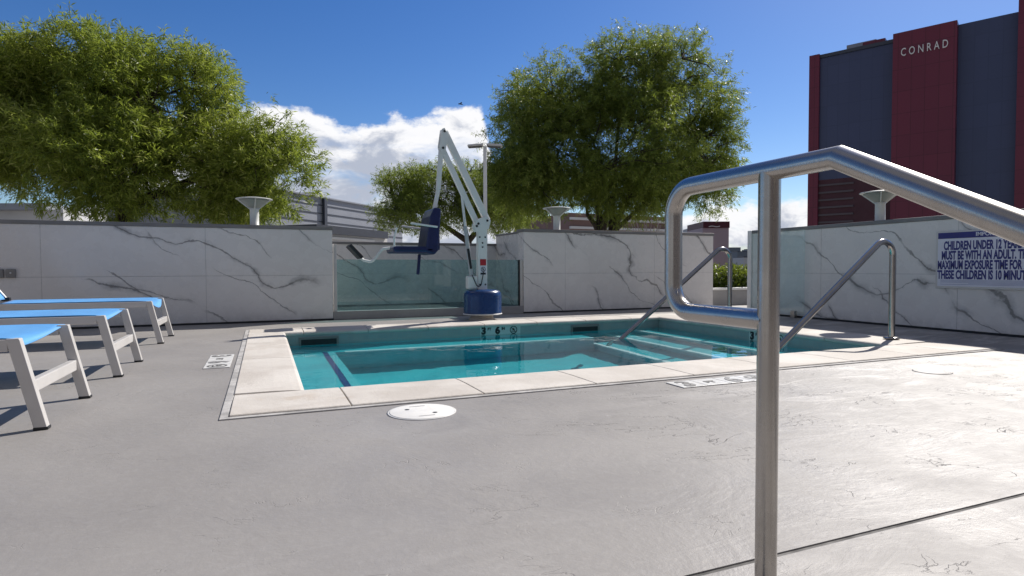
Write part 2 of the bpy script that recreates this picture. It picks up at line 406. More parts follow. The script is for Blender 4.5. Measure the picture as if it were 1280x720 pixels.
M = dict(
    band_tile=pbr('pale_band_tile', (.50, .58, .57), .3, var=.05),
    joint=pbr('joint_filler', (.15, .145, .14), .9, var=.5, vscale=9, grime=.5),
    white=pbr('white_coat', (.84, .84, .82), .35, var=.03, grime=.15, vscale=5),
    cap=pbr('grey_cap', (.23, .225, .22), .45, metal=.3, var=.12, vscale=3),
    navy=pbr('navy_plastic', (.006, .016, .085), .35, var=.15, vscale=4, bump=.0006, bscale=60),
    blue=pbr('cover_blue', (.003, .038, .15), .28, var=.12, vscale=3, coat=.2),
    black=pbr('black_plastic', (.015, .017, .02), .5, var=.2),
    dark=pbr('dark_gap', (.03, .032, .035), .85),
    alu=pbr('powder_alu', (.62, .60, .58), .34, var=.04, metal=.12, vscale=7, grime=.12),
    beige=pbr('beige_base', (.5, .45, .4), .6),
    red=pbr('red_sticker', (.45, .02, .03), .5), ink=pbr('black_ink', (.012, .012, .014), .6),
    sign=pbr('sign_white', (.74, .75, .84), .4, var=.03), signblue=pbr('sign_blue', (.035, .035, .20), .45, var=.05),
    fine=pbr('sign_fine', (.3, .32, .5), .5), tile=pbr('marker_tile', (.7, .7, .69), .4, var=.08, grime=.4, vscale=14),
    lid=pbr('lid_white', (.8, .79, .76), .5, var=.04, grime=.12, vscale=12),
    fixture=pbr('fixture_paint', (.66, .66, .62), .45, var=.05, grime=.1), lens=pbr('fixture_lens', (.30, .32, .29), .5),
    bark=pbr('bark', (.055, .042, .032), .9, var=.35, vscale=14, bump=.01, bscale=24),
    stucco=pbr('white_stucco', (.62, .62, .62), .8, var=.05, grime=.1, vscale=.7, bump=.003),
    greywall=pbr('grey_panels', (.30, .32, .37), .5, var=.05, vscale=.8), darkwall=pbr('dark_fascia', (.05, .06, .085), .5),
    brown=pbr('brown_facade', (.20, .125, .11), .7, var=.1, vscale=.5), pink=pbr('pink_facade', (.40, .33, .37), .7, var=.04, vscale=.1),
    maroon=pbr('maroon_band', (.07, .01, .02), .5), ground=pbr('far_ground', (.16, .15, .13), .95, var=.25, vscale=.01),
    hill=pbr('hill_scrub', (.12, .15, .19), 1., var=.25, vscale=.01),
    city1=pbr('city_pale', (.45, .47, .5), .8), city2=pbr('city_dark', (.13, .16, .2), .7),
    stone=pbr('planter_stone', (.36, .35, .34), .7, var=.06, bump=.001),
)
def fabric_material():
    m = bpy.data.materials.new('blue_sling'); m.use_nodes = True; g = G(m.node_tree); b = g.N['Principled BSDF']
    x, y, z = g.sep(g.gpos())
    w = g.math('MULTIPLY', g.math('SINE', g.math('MULTIPLY', x, 1600.)), g.math('SINE', g.math('MULTIPLY', y, 1600.)))
    n = g.noise(g.gpos(), 5, 5, .6)
    c = g.mix(g.ramp(n, .3, .7), (.075, .31, .68), (.10, .37, .76))
    g.put(b.inputs['Base Color'], c); b.inputs['Roughness'].default_value = .6
    g.put(b.inputs['Normal'], g.bump(w, .0004, .4))
    b.inputs['Sheen Weight'].default_value = .15
    return m
SLING = fabric_material()
def leaf_material(name, ca, cb, cc):
    m = bpy.data.materials.new(name); m.use_nodes = True; g = G(m.node_tree); g.N.remove(g.N['Principled BSDF'])
    at = g.n('ShaderNodeAttribute', attribute_name='tone', attribute_type='GEOMETRY').outputs['Fac']
    c = g.mix(g.ramp(at, .0, .55, smooth=False), ca, cb); c = g.mix(g.ramp(at, .7, 1., smooth=False), c, cc)
    pb = g.n('ShaderNodeBsdfPrincipled'); g.put(pb.inputs['Base Color'], c); pb.inputs['Roughness'].default_value = .42
    pb.inputs['Specular IOR Level'].default_value = .35
    tr = g.n('ShaderNodeBsdfTranslucent'); g.put(tr.inputs[0], g.mix(.55, c, (.36, .44, .05), 'MIX'))
    ms = g.n('ShaderNodeMixShader'); ms.inputs[0].default_value = .48
    g.L.new(pb.outputs[0], ms.inputs[1]); g.L.new(tr.outputs[0], ms.inputs[2])
    g.L.new(ms.outputs[0], g.N['Material Output'].inputs[0])
    return m
LEAF = leaf_material('willow_leaf', (.11, .17, .03), (.28, .34, .055), (.55, .57, .18))
LEAF2 = leaf_material('fine_leaf', (.08, .13, .03), (.18, .24, .045), (.38, .42, .12))
HEDGE = leaf_material('hedge_leaf', (.02, .045, .012), (.04, .07, .018), (.09, .12, .03))

# ------------------------------------------------------------------ the setting
PX0, PX1, PY0, PY1 = .167, 4.594, 3.2145, 6.268      # water's edge of the pool
CX0, CX1, CY0, CY1 = -.145, 5.06, 2.746, 6.62        # outer edge of coping
WZ = -.115
def slab_with_hole(x0, y0, x1, y1, hx0, hy0, hx1, hy1, z, t):
    mb = MB()
    xs = [x0, hx0, hx1, x1]; ys = [y0, hy0, hy1, y1]
    vs = [(x, y, z) for y in ys for x in xs]+[(x, y, z-t) for y in ys for x in xs]
    fs = []
    for j in range(3):
        for i in range(3):
            if i == 1 and j == 1: continue
            a = j*4+i; fs.append((a, a+1, a+5, a+4)); b = a+16; fs.append((b, b+4, b+5, b+1))
    def side(a, b): fs.append((a, b, b+16, a+16))
    for i in range(3): side(i+1, i); side(12+i, 13+i)
    for j in range(3): side(j*4, j*4+4); side(j*4+7, j*4+3)
    side(5, 6); side(6, 10); side(10, 9); side(9, 5)
    mb.add(vs, fs); return mb
JY = .963
dk = slab_with_hole(-14, JY+.005, 60, 70, CX0+.002, CY0+.002, CX1-.002, CY1-.002, 0., .5)
tag(dk.build('pool_deck', DECK), kind='structure')
mb = MB()
mb.box((-14, .56, -.5), (60, JY-.004, .0))
for k in range(5):
    mb.box((-14, .56-.3*(k+1), -1.2), (60, .56-.3*k-.003, -.17*(k+1)))
tag(mb.build('stair_steps', DECK, bevel=.006), kind='structure')
tag(MB().box((-14, JY-.0045, -.5), (60, JY+.0055, -.003)).build('deck_joint', M['joint']), kind='structure')
tag(MB().box((-60, -60, -1.25), (60, -.945, -.85)).build('lower_terrace', DECK), kind='structure')
tag(MB().add([(-6000, -6000, -14), (6000, -6000, -14), (6000, 6000, -14), (-6000, 6000, -14)], [(0, 1, 2, 3)]).build('ground', M['ground'], fix=False), kind='structure')
# podium carrying the terrace
tag(MB().box((-14, .0, -13.9), (60, 70, -1.3)).build('podium', M['stucco']), kind='structure')
# hills on the skyline
hv = []; hf = []; nh = 140
for i in range(nh+1):
    a = R(-70+170*i/nh); D = 2900
    hgt = 62+30*math.sin(i*.21)+16*math.sin(i*.53+1)+8*math.sin(i*1.7)+rnd.uniform(-3, 3)
    for (dd, zz) in ((0, -14), (260, hgt*.45), (620, hgt), (1500, -14)):
        hv.append(((D+dd)*math.sin(a), (D+dd)*math.cos(a), zz))
for i in range(nh):
    for j in range(3): hf.append((i*4+j, i*4+4+j, i*4+5+j, i*4+1+j))
tag(MB().add(hv, hf, True).build('hills', M['hill']), kind='structure')

# ------------------------------------------------------------------ pool
pool = empty('spa_pool', (0, 0, 0), 'rectangular turquoise pool with pale stone coping, benches and corner steps sunk in grey deck', 'pool')
b = MB(); zt = -.02; zb = -1.28
BX, BY, BZ = .60, 5.82, -.42
steps = [(4.20, -.34), (3.80, -.60), (3.40, -.88)]
def quad(*p): b.add(p, [(0, 1, 2, 3)])
quad((PX0, PY0, zt), (PX1, PY0, zt), (PX1, PY0, zb), (PX0, PY0, zb))
quad((PX0, PY1, zt), (PX1, PY1, zt), (PX1, PY1, zb), (PX0, PY1, zb))
quad((PX0, PY0, zt), (PX0, PY1, zt), (PX0, PY1, zb), (PX0, PY0, zb))
quad((PX1, PY0, zt), (PX1, PY1, zt), (PX1, PY1, zb), (PX1, PY0, zb))
quad((PX0, PY0, zb), (PX1, PY0, zb), (PX1, PY1, zb), (PX0, PY1, zb))
basin = b.build('basin', BASIN, pool, fix=False)
bench = MB().box((PX0+.001, PY0+.001, zb+.001), (BX, BY, BZ)).box((PX0+.002, BY+.002, zb+.001), (3.4, PY1-.001, BZ)).build('bench', BASIN, pool, bevel=.012)
st_objs = []
prev = PX1-.001
for i, (sx, sz) in enumerate(steps):
    st_objs.append(MB().box((sx, PY0+.001, zb+.001), (prev, PY1-.001, sz)).build('step', BASIN, pool, bevel=.012)); prev = sx-.001
    st_objs.append(MB().box((sx-.004, PY0+.003, sz-.055), (sx+.05, PY1-.003, sz+.004)).build('step_nosing', STEPM, pool))
st_objs.append(MB().box((.70, BY-.004, BZ-.05), (3.39, BY+.05, BZ+.004)).build('bench_nosing', STEPM, pool))
trim = pbr('trim_tile', (.008, .05, .20), .3, var=.2, vscale=20)
st_objs.append(MB().box((BX-.105, PY0+.003, BZ-.02), (BX-.06, BY+.05, BZ+.004)).build('bench_stripe', trim, pool))
st_objs.append(MB().box((BX-.058, PY0+.003, BZ-.05), (BX+.003, BY+.05, BZ+.0045)).build('bench_nosing', STEPL, pool))
# waterline tiles in front of the basin wall
t = .006
bd = MB()
bd.box((PX0, PY1-t, -.26), (PX1, PY1-.001, -.028)); bd.box((PX1-t, PY0, -.26), (PX1-.001, PY1-t-.001, -.028))
bd.box((PX0+.001, PY0, -.26), (PX0+t, PY1-t-.001, -.028)); bd.box((PX0+t+.001, PY0+.001, -.26), (PX1-t-.001, PY0+t, -.028))
band = bd.build('waterline_tile', BAND, pool)
for (x0, x1) in ((.33, .67), (3.36, 3.70)):
    f = MB()
    f.box((x0-.02, PY1-.02, -.235), (x0, PY1-t-.001, -.055)).box((x1, PY1-.02, -.235), (x1+.02, PY1-t-.001, -.055))
    f.box((x0, PY1-.02, -.075), (x1, PY1-t-.001, -.055)).box((x0, PY1-.02, -.235), (x1, PY1-t-.001, -.215))
    o = f.build('skimmer_mouth', M['cap'], pool)
    MB().box((x0, PY1-.012, -.215), (x1, PY1-t-.001, -.075)).build('skimmer_gap', M['black'], o)
# coping stones: bull-nosed slabs with open joints
def profile(w, inner_over=.02):
    # (distance from outer edge, z)
    return [(0, -.06), (0, .009), (.006, .013), (w*.60, .012), (w*.86, .009), (w+inner_over-.022, .006), (w+inner_over-.008, .000), (w+inner_over, -.012), (w+inner_over-.003, -.026), (w+inner_over-.014, -.034), (w*.6, -.06)]
def coping_run(p0, p1, inward, w, joints, name='coping_stone'):
    p0 = Vector(p0); p1 = Vector(p1); d = (p1-p0); Lr = d.length; d.normalize(); inw = Vector(inward)
    cuts = [0]+joints+[Lr]
    for a, c in zip(cuts[:-1], cuts[1:]):
        a += .003; c -= .003
        pr = profile(w); n = len(pr); mb = MB()
        vs = [p0+d*s+inw*q+Vector((0, 0, z)) for s in (a, c) for q, z in pr]
        mb.add(vs, [tuple(range(n)), tuple(reversed(range(n, 2*n)))]+[(i, i+n, (i+1)%n+n, (i+1)%n) for i in range(n)])
        mb.build(name, COPING, pool, bevel=.003)
coping_run((CX0, CY0, 0), (CX1, CY0, 0), (0, 1, 0), PY0-CY0, [.50, 1.13, 1.76, 2.40, 3.04, 3.68, 4.32, 4.76])
coping_run((CX0, PY0+.004, 0), (CX0, PY1-.004, 0), (1, 0, 0), PX0-CX0, [1.22, 2.15])
coping_run((CX1, PY0+.004, 0), (CX1, PY1-.004, 0), (-1, 0, 0), CX1-PX1, [.62, 1.24, 1.86, 2.48])
coping_run((CX0, CY1, 0), (CX1, CY1, 0), (0, -1, 0), CY1-PY1, [.5, 1.13, 1.76, 2.40, 3.04, 3.68, 4.32, 4.76])
# mortar strip round the coping
gr = slab_with_hole(CX0-.035, CY0-.03, CX1+.03, CY1+.03, CX0+.001, CY0+.001, CX1-.001, CY1-.001, .006, .03)
gr.build('edge_strip', pbr('edge_grout', (.42, .41, .40), .8, var=.25, vscale=9, bump=.004, bscale=30), pool, bevel=.003)
# depth numerals on the waterline tile
def no_diving(mb_parent, Mx, r, mat):
    mb = MB(); n = 28; vs = []; fs = []
    for k in range(n):
        a = 2*math.pi*k/n
        vs += [Mx@Vector((r*math.cos(a), r*math.sin(a), .002)), Mx@Vector((r*.8*math.cos(a), r*.8*math.sin(a), .002))]
    for k in range(n): fs.append((2*k, 2*((k+1)%n), 2*((k+1)%n)+1, 2*k+1))
    mb.add(vs, fs)
    def q(a, b_, w):
        a = Vector((*a, 0)); b_ = Vector((*b_, 0)); d = (b_-a).normalized(); s = Vector((-d.y, d.x, 0))*w/2
        mb.add([Mx@(v+Vector((0, 0, .0025))) for v in (a-s, b_-s, b_+s, a+s)], [(0, 1, 2, 3)])
    q((-r*.62, r*.62), (r*.62, -r*.62), r*.16); q((-r*.1, r*.42), (r*.25, -r*.05), r*.24); q((-r*.45, -r*.1), (r*.1, r*.1), r*.14)
    q((-r*.6, -r*.42), (r*.5, -r*.42), r*.12)
    return mb.build('no_diving_symbol', mat, mb_parent)
def frame(o, ax, ay):
    ax = Vector(ax); ay = Vector(ay); az_ = ax.cross(ay)
    mm = Matrix((ax, ay, az_)).transposed().to_4x4(); mm.translation = Vector(o); return mm
def wall_depth(o, ax, parent):
    ax = Vector(ax); Mx = frame(o, ax, (0, 0, 1))
    MB().box((-.015, -.012, -.0006), (.47, .083, .0006), Mx).build('number_tile', M['band_tile'], parent)
    text_mesh('depth_number', '3', .108, M['ink'], parent, Mx@Matrix.Translation((0, .002, .0015)), bold=.007)
    text_mesh('depth_unit', 'FT', .040, M['ink'], parent, Mx@Matrix.Translation((.072, .042, .0015)), bold=.002)
    text_mesh('depth_number', '6', .108, M['ink'], parent, Mx@Matrix.Translation((.165, .002, .0015)), bold=.007)
    text_mesh('depth_unit', 'IN', .040, M['ink'], parent, Mx@Matrix.Translation((.24, .042, .0015)), bold=.002)
    no_diving(parent, Mx@Matrix.Translation((.385, .036, .001)), .045, M['ink'])
wall_depth((2.22, PY1-t-.002, -.108), (1, 0, 0), pool)
wall_depth((PX1-t-.002, 4.72, -.108), (0, -1, 0), pool)
# water
wa = MB()
nx, ny = 60, 40
wv = [(PX0-.001+(PX1-PX0+.002)*i/nx, PY0-.001+(PY1-PY0+.002)*j/ny, WZ) for j in range(ny+1) for i in range(nx+1)]
wf = [(j*(nx+1)+i, j*(nx+1)+i+1, (j+1)*(nx+1)+i+1, (j+1)*(nx+1)+i) for j in range(ny) for i in range(nx)]
wa.add(wv, wf, True)
water = wa.build('water', WATER, fix=False); tag(water, kind='structure')
try:
    water.cycles.is_caustics_caster = True
    for o in [basin, bench, band]+st_objs: o.cycles.is_caustics_receiver = True
except Exception as e: print('caustics', e)

# ------------------------------------------------------------------ walls
H = 1.10; WY = 7.587; T = .22
def wall(name, a, c, label, capov=.012):
    w = empty(name, (0, 0, 0), label, 'wall')
    MB().box(a, c).build('marble_face', MARBLE, w, bevel=.003)
    MB().box((a[0]-capov, a[1]-capov, c[2]+.001), (c[0]+capov, c[1]+capov, c[2]+.042)).build('cap', M['cap'], w, bevel=.004)
    MB().box((a[0]-.006, a[1]-.006, -.001), (c[0]+.006, c[1]+.006, .022)).build('base_shadow_strip', M['black'], w)  # black strip standing in for the dark shadow line at the wall foot
    return w
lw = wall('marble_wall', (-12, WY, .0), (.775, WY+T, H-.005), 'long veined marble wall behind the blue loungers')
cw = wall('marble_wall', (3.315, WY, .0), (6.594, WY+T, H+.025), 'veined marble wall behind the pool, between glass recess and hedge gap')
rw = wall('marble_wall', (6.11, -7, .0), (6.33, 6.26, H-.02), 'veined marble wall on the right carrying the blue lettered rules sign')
MB().box((6.085, 6.262, .0), (6.345, 6.33, H+.02)).build('end_post', M['white'], rw, bevel=.004)
rc = empty('recess_wall', (0, 0, 0), 'low veined marble wall at the back of the glazed recess behind pool lift', 'wall')
MB().box((.0, 9.0, .0), (3.52, 9.2, .985)).build('marble_face', MARBLE, rc, bevel=.003)
MB().box((-.01, 8.985, .986), (3.56, 9.22, 1.02)).build('cap', M['cap'], rc, bevel=.004)
rr_ = empty('return_wall', (0, 0, 0), 'short marble side wall running back from the right edge of glazed recess', 'wall')
MB().prism([(0, 0), (.2, 0), (.2, 1.135), (0, 1.135)], 0, 1.2, Matrix.Translation((3.45, WY+T+.002, 0))@Matrix.Rotation(R(0), 4, 'Z')).build('marble_face', MARBLE, rr_, bevel=.003)
MB().box((3.44, WY+T+.016, 1.137), (3.665, 9.02, 1.163)).build('cap', M['cap'], rr_, bevel=.004)
tag(MB().box((.777, WY+.10, .0), (3.313, 8.984, .10)).build('recess_floor', pbr('recess_floor', (.016, .018, .02), .6, var=.2)), kind='structure')
gp = empty('glass_screen', (0, 0, 0), 'teal glass panel on a grey sill standing in the wall recess behind the lift', 'glass screen')
MB().box((.778, WY+.003, .001), (3.312, WY+.095, .105)).build('sill', M['stone'], gp, bevel=.004)
MB().box((.83, WY+.042, .106), (3.25, WY+.054, .74)).build('pane', TEALGLASS, gp)
MB().box((.79, WY+.02, .106), (.828, WY+.075, .93)).build('side_post', M['alu'], gp, bevel=.003)
MB().box((3.252, WY+.03, .106), (3.268, WY+.068, .74)).build('channel', M['black'], gp)
MB().box((3.27, WY+.02, .106), (3.31, WY+.075, .745)).build('side_post', M['alu'], gp, bevel=.003)
# glass gate leaf folded back near the gap
gg = empty('gate_leaf', (6.036, 5.78, 0), 'pale frameless glass gate leaf in front of the right marble wall near the hedge gap', 'glass panel')
MB().box((-.006, -.43, .04), (.006, .42, 1.085)).build('pane', PALEGLASS, gg)
for yy in (-.28, .27): MB().box((-.026, yy-.03, .0), (.026, yy+.03, .09)).build('clamp', STEEL, gg, bevel=.004)

# planter and hedge in the gap
pl = empty('planter', (0, 0, 0), 'low grey stone planter holding the hedge beyond the gap', 'planter')
MB().box((6.75, 7.84, 0), (12, 7.97, .25)).box((6.75, 8.62, 0), (12, 8.75, .25)).box((6.75, 7.972, 0), (6.88, 8.618, .25)).box((11.87, 7.972, 0), (12, 8.618, .25)).build('box', M['stone'], pl, bevel=.006)
MB().box((6.73, 7.82, .251), (12.02, 7.99, .29)).build('rim', M['white'], pl, bevel=.006)
MB().box((6.885, 7.975, .1), (11.865, 8.615, .22)).build('soil', M['bark'], pl)

# ------------------------------------------------------------------ foliage
def leaves_mesh(name, mat, parent, base, dirs, ln, wd, tone, rng):
    """n leaves: pointed blades, folded a little along the midrib"""
    n = len(base)
    d = dirs/np.linalg.norm(dirs, axis=1)[:, None]
    rv = rng.normal(size=(n, 3)); s = np.cross(d, rv); s /= np.linalg.norm(s, axis=1)[:, None]
    k = np.cross(s, d)
    l = ln[:, None]; w = wd[:, None]
    droop = np.array([0, 0, -1.])*l*.12
    v0 = base; v1 = base+d*l*.45+s*w*.5+k*w*.15; v2 = base+d*l+droop; v3 = base+d*l*.45-s*w*.5+k*w*.15
    V = np.stack([v0, v1, v2, v3], 1).reshape(-1, 3)
    me = bpy.data.meshes.new(name)
    me.vertices.add(4*n); me.vertices.foreach_set('co', V.ravel().astype(np.float32))
    me.loops.add(4*n); me.loops.foreach_set('vertex_index', np.arange(4*n, dtype=np.int32))
    me.polygons.add(n); me.polygons.foreach_set('loop_start', (np.arange(n)*4).astype(np.int32))
    at = me.attributes.new('tone', 'FLOAT', 'FACE'); at.data.foreach_set('value', tone.astype(np.float32))
    me.update(calc_edges=True); me.materials.append(mat)
    o = bpy.data.objects.new(name, me); col.objects.link(o); o.parent = parent
    return o
def tree(base, lobes, label, seed, nclu, per, ln, mat, trunks, droop=.6, wratio=.14, spread=.3, group=None, hollow=.35, twigs=1.):
    """lobes: (cx,cy,cz,rx,ry,rz) in world; trunks: list of polylines start at base"""
    rng = np.random.default_rng(seed); r_ = random.Random(seed)
    root = empty('leafy_tree', base, label, 'tree', group)
    base = Vector(base)
    vol = np.array([l[3]*l[4]*l[5] for l in lobes])**.8; vol /= vol.sum()
    C = []; cn = []; tries = 0
    # bumpy clump centres on / in lobes
    li = rng.choice(len(lobes), nclu*2, p=vol)
    u = rng.normal(size=(nclu*2, 3)); u /= np.linalg.norm(u, axis=1)[:, None]
    rad = hollow+(1.06-hollow)*rng.random(nclu*2)**.55
    lo = np.array(lobes)[li]
    # lumpy outline
    lump = 1+.17*np.sin(u[:, 0]*7+li)*np.cos(u[:, 2]*6+li*2)+.07*np.sin(u[:, 1]*17+u[:, 2]*13+li)
    P = lo[:, :3]+u*lo[:, 3:6]*(rad*lump)[:, None]
    # irregular gaps
    q = P*1.35
    gapn = np.sin(q[:, 0]*1.9+seed)+np.sin(q[:, 1]*2.3+1.3*seed)+np.sin(q[:, 2]*2.7+.7*seed)+.6*np.sin(q[:, 0]*5.1+q[:, 2]*4.3)
    keep = gapn > -1.1+rng.random(len(P))*.7-.35
    P = P[keep][:nclu]; u = u[keep][:nclu]; rad = rad[keep][:nclu]
    nc = len(P)
    # each cluster = a twig with leaves along it
    td = u*.9+rng.normal(size=(nc, 3))*.5+np.array([0, 0, .35-droop*.6]); td /= np.linalg.norm(td, axis=1)[:, None]
    tl = spread*(.6+.9*rng.random(nc))
    ci = np.repeat(np.arange(nc), per); m_ = len(ci)
    tt = rng.random(m_)
    hang = np.zeros((m_, 3)); hang[:, 2] = -droop*spread*.8*tt**2
    pos = P[ci]+td[ci]*(tl[ci]*tt)[:, None]+hang+rng.normal(size=(m_, 3))*spread*.10
    ld = td[ci]*.55+rng.normal(size=(m_, 3))*.62+np.array([0, 0, -droop*.75])
    L_ = ln*(.6+.7*rng.random(m_)); tone = np.clip(.45+.25*rng.normal(size=m_)+.12*np.sin(P[ci][:, 0]*1.7+seed)+.5*(rng.random(nc)[ci]-.5), 0, 1)
    ctr = leaves_mesh('crown', mat, root, pos-np.array(base), ld, L_, L_*wratio*(.8+.4*rng.random(m_)), tone, rng)
    # trunk and limbs
    mb = MB()
    tips = []
    for pts, r0, r1 in trunks:
        n = len(pts); rs = [r0+(r1-r0)*i/(n-1) for i in range(n)]
        mb.tube([Vector(p)-base for p in pts], rs, 9); tips.append((Vector(pts[-1]), r1, [Vector(p) for p in pts]))
    tr = mb.build('trunk', M['bark'], root, fix=False)
    lb = MB()
    limbs = []
    for (cx, cy, cz, rx, ry, rz) in lobes:
        for k in range(3):
            tgt = Vector((cx+r_.uniform(-.6, .6)*rx, cy+r_.uniform(-.6, .6)*ry, cz+r_.uniform(-.2, .65)*rz))
            st = min(tips, key=lambda a: (a[0]-tgt).length+r_.uniform(0, .8)); s0 = st[0]
            mid = s0.lerp(tgt, .5)+Vector((r_.uniform(-.2, .2), r_.uniform(-.2, .2), r_.uniform(.05, .35)))
            pts = [s0, s0.lerp(mid, .5)+Vector((0, 0, .06)), mid, mid.lerp(tgt, .55)+Vector((r_.uniform(-.1, .1), 0, .05)), tgt]
            lb.tube([p-base for p in pts], [st[1]*.85, st[1]*.6, st[1]*.45, st[1]*.28, st[1]*.12], 6, False); limbs += pts[1:]
    LA = np.array(limbs)
    nt_ = int(min(nc, 520)*twigs)
    for i in rng.choice(nc, nt_, replace=False):
        p = P[i]; dd = np.linalg.norm(LA-p, axis=1); s0 = Vector(LA[dd.argmin()]); e = Vector(p)
        mm_ = s0.lerp(e, .55)+Vector((r_.uniform(-.1, .1), r_.uniform(-.1, .1), r_.uniform(0, .18)))
        lb.tube([s0-base, mm_-base, e-base, e+Vector(td[i]*tl[i])-base], [.02, .013, .007, .003], 4, False)
    lb.build('branches', M['bark'], root, fix=False)
    return root

def at(u, v, d):   # point at depth d along the measured sight line; used to size the far things
    return Vector((0, 0, .62))+(F+R2*((u-640)/750)-U2*((v-360)/750))*d
def lobe(u, v, d, pr, pz=None, dy=1.0):
    c = at(u, v, d); r = pr*d/750; rz = (pz or pr)*d/750
    return (c.x, c.y, c.z, r, r*dy, rz)
D1 = 13.
b1 = at(150, 300, D1); b1.z = 0
f1 = b1+Vector((.1, 0, 2.0))
tree(tuple(b1), [lobe(20, 128, D1, 78, 62), lobe(95, 108, D1+.4, 88, 62), lobe(170, 125, D1, 78, 72), lobe(243, 112, D1+.2, 46, 46), lobe(40, 182, D1-.4, 92, 56), lobe(140, 205, D1-.6, 98, 60), lobe(225, 190, D1, 62, 64), lobe(335, 180, D1+.3, 44, 40), lobe(348, 218, D1-.2, 44, 42), lobe(300, 215, D1-.2, 40, 40), lobe(-60, 135, D1, 95, 80), lobe(290, 245, D1+.3, 62, 30)],
     'large leafy willow-like tree on the left behind the long marble wall', 3, 13500, 24, .13, LEAF,
     [([b1, b1+Vector((.05, .05, 1.0)), f1], .2, .16), ([f1, f1+Vector((-.8, .1, .7)), at(70, 170, D1)], .13, .05), ([f1, f1+Vector((.3, 0, .9)), at(175, 130, D1)], .13, .05), ([f1, f1+Vector((1.0, .1, .5)), at(300, 205, D1)], .12, .04)],
     droop=.2, wratio=.15, spread=.27, group='leafy trees beyond the walls')
D2 = 15.
b2 = at(762, 300, D2); b2.z = 0
f2 = at(762, 288, D2)
tree(tuple(b2), [lobe(685, 140, D2, 62, 60), lobe(730, 115, D2+.3, 58, 52), lobe(790, 100, D2, 56, 54), lobe(845, 85, D2+.2, 45, 40), lobe(860, 130, D2, 56, 58), lobe(885, 185, D2, 38, 52), lobe(655, 185, D2-.3, 48, 62), lobe(700, 205, D2-.5, 62, 56), lobe(780, 190, D2-.6, 84, 76), lobe(845, 210, D2-.2, 62, 48), lobe(660, 235, D2, 48, 42), lobe(770, 240, D2-.2, 78, 30), lobe(888, 170, D2+.3, 28, 34), lobe(880, 235, D2, 34, 30), lobe(640, 215, D2-.2, 34, 50)],
     'broad rounded dark green tree with forked trunk behind the middle marble wall', 5, 15500, 22, .095, LEAF2,
     [([b2, b2+Vector((-.02, 0, .8)), f2+Vector((-.22, 0, -.2))], .13, .11), ([f2+Vector((-.22, 0, -.2)), at(745, 235, D2), at(715, 170, D2)], .10, .04), ([b2+Vector((.15, .1, 0)), f2+Vector((.1, .1, -.1)), at(790, 235, D2), at(815, 160, D2)], .12, .04), ([f2+Vector((.1, .1, -.1)), at(768, 220, D2+.3), at(775, 130, D2+.3)], .08, .03), ([f2+Vector((.1, .1, -.1)), at(815, 245, D2), at(860, 200, D2)], .06, .03)],
     droop=.35, wratio=.16, spread=.22, group='leafy trees beyond the walls', hollow=.3)
D3 = 20.
b3 = at(585, 300, D3); b3.z = 0
f3 = at(585, 302, D3)
tree(tuple(b3), [lobe(500, 240, D3, 36, 28), lobe(545, 232, D3, 42, 24), lobe(480, 262, D3, 18, 30), lobe(590, 245, D3+.3, 46, 34), lobe(625, 262, D3, 50, 26), lobe(530, 265, D3-.3, 44, 24), lobe(640, 245, D3, 34, 30)],
     'smaller round-topped green tree behind the pool lift, between two larger trees', 9, 6000, 16, .105, LEAF2,
     [([b3, b3+Vector((.02, 0, .6)), f3], .16, .13), ([f3, at(560, 285, D3), at(525, 262, D3)], .11, .04), ([f3, at(600, 285, D3), at(630, 262, D3)], .11, .04), ([f3, at(580, 275, D3), at(575, 250, D3)], .08, .04)],
     droop=.1, wratio=.16, spread=.24, group='leafy trees beyond the walls', hollow=.3)
# hedge
rng = np.random.default_rng(4)
hd = empty('hedge', (9.4, 8.3, .2), 'clipped leafy green hedge growing in the stone planter beyond the gap', 'hedge')
n = 26000
P = np.stack([rng.uniform(-2.5, 2.45, n), rng.uniform(-.33, .33, n), rng.uniform(.03, .42, n)], 1)
P[:, 2] *= 1+.12*np.sin(P[:, 0]*9)+.08*np.sin(P[:, 0]*23+P[:, 1]*8)
leaves_mesh('foliage', HEDGE, hd, P, rng.normal(size=(n, 3))+np.array([0, -.2, .5]), rng.uniform(.04, .075, n), rng.uniform(.018, .032, n), np.clip(.5+.28*rng.normal(size=n), 0, 1), rng)
hs = MB()
for i in range(40):
    x = -2.4+4.8*i/39; hs.tube([(x, 0, 0), (x+rnd.uniform(-.05, .05), rnd.uniform(-.15, .15), .36)], [.012, .005], 5)
hs.build('stems', M['bark'], hd, fix=False)

# ------------------------------------------------------------------ foreground handrail
X0 = .871
fr = empty('stair_handrail', (X0, .852, 0), 'thick brushed steel stair handrail with looped end in the foreground', 'handrail')
def L_(pts): return [(x-X0, y-.852, z) for x, y, z in pts]
tr_ = .0197
loop = fillet(L_([(X0, .852, .522), (X0, 1.134, .522), (X0, 1.134, .800), (X0, .709, .800), (X0, -.95, -.039)]), [0, .062, .062, 0, 0], 10)
MB().tube(loop, tr_, 28).build('rail', STEEL, fr, fix=False)
MB().tube(L_([(X0, .852, 0), (X0, .852, .795)]), tr_, 28).build('post', STEEL, fr, fix=False)
MB().tube(L_([(X0, -.74, -.85), (X0, -.74, .06)]), tr_, 28).build('post', STEEL, fr, fix=False)
for yy, zz in ((.852, 0), (-.74, -.85)):
    MB().lathe([(.055, zz), (.055, zz+.006), (.045, zz+.012), (.026, zz+.014)], (0, yy-.852, 0), 32).build('flange', STEEL, fr)

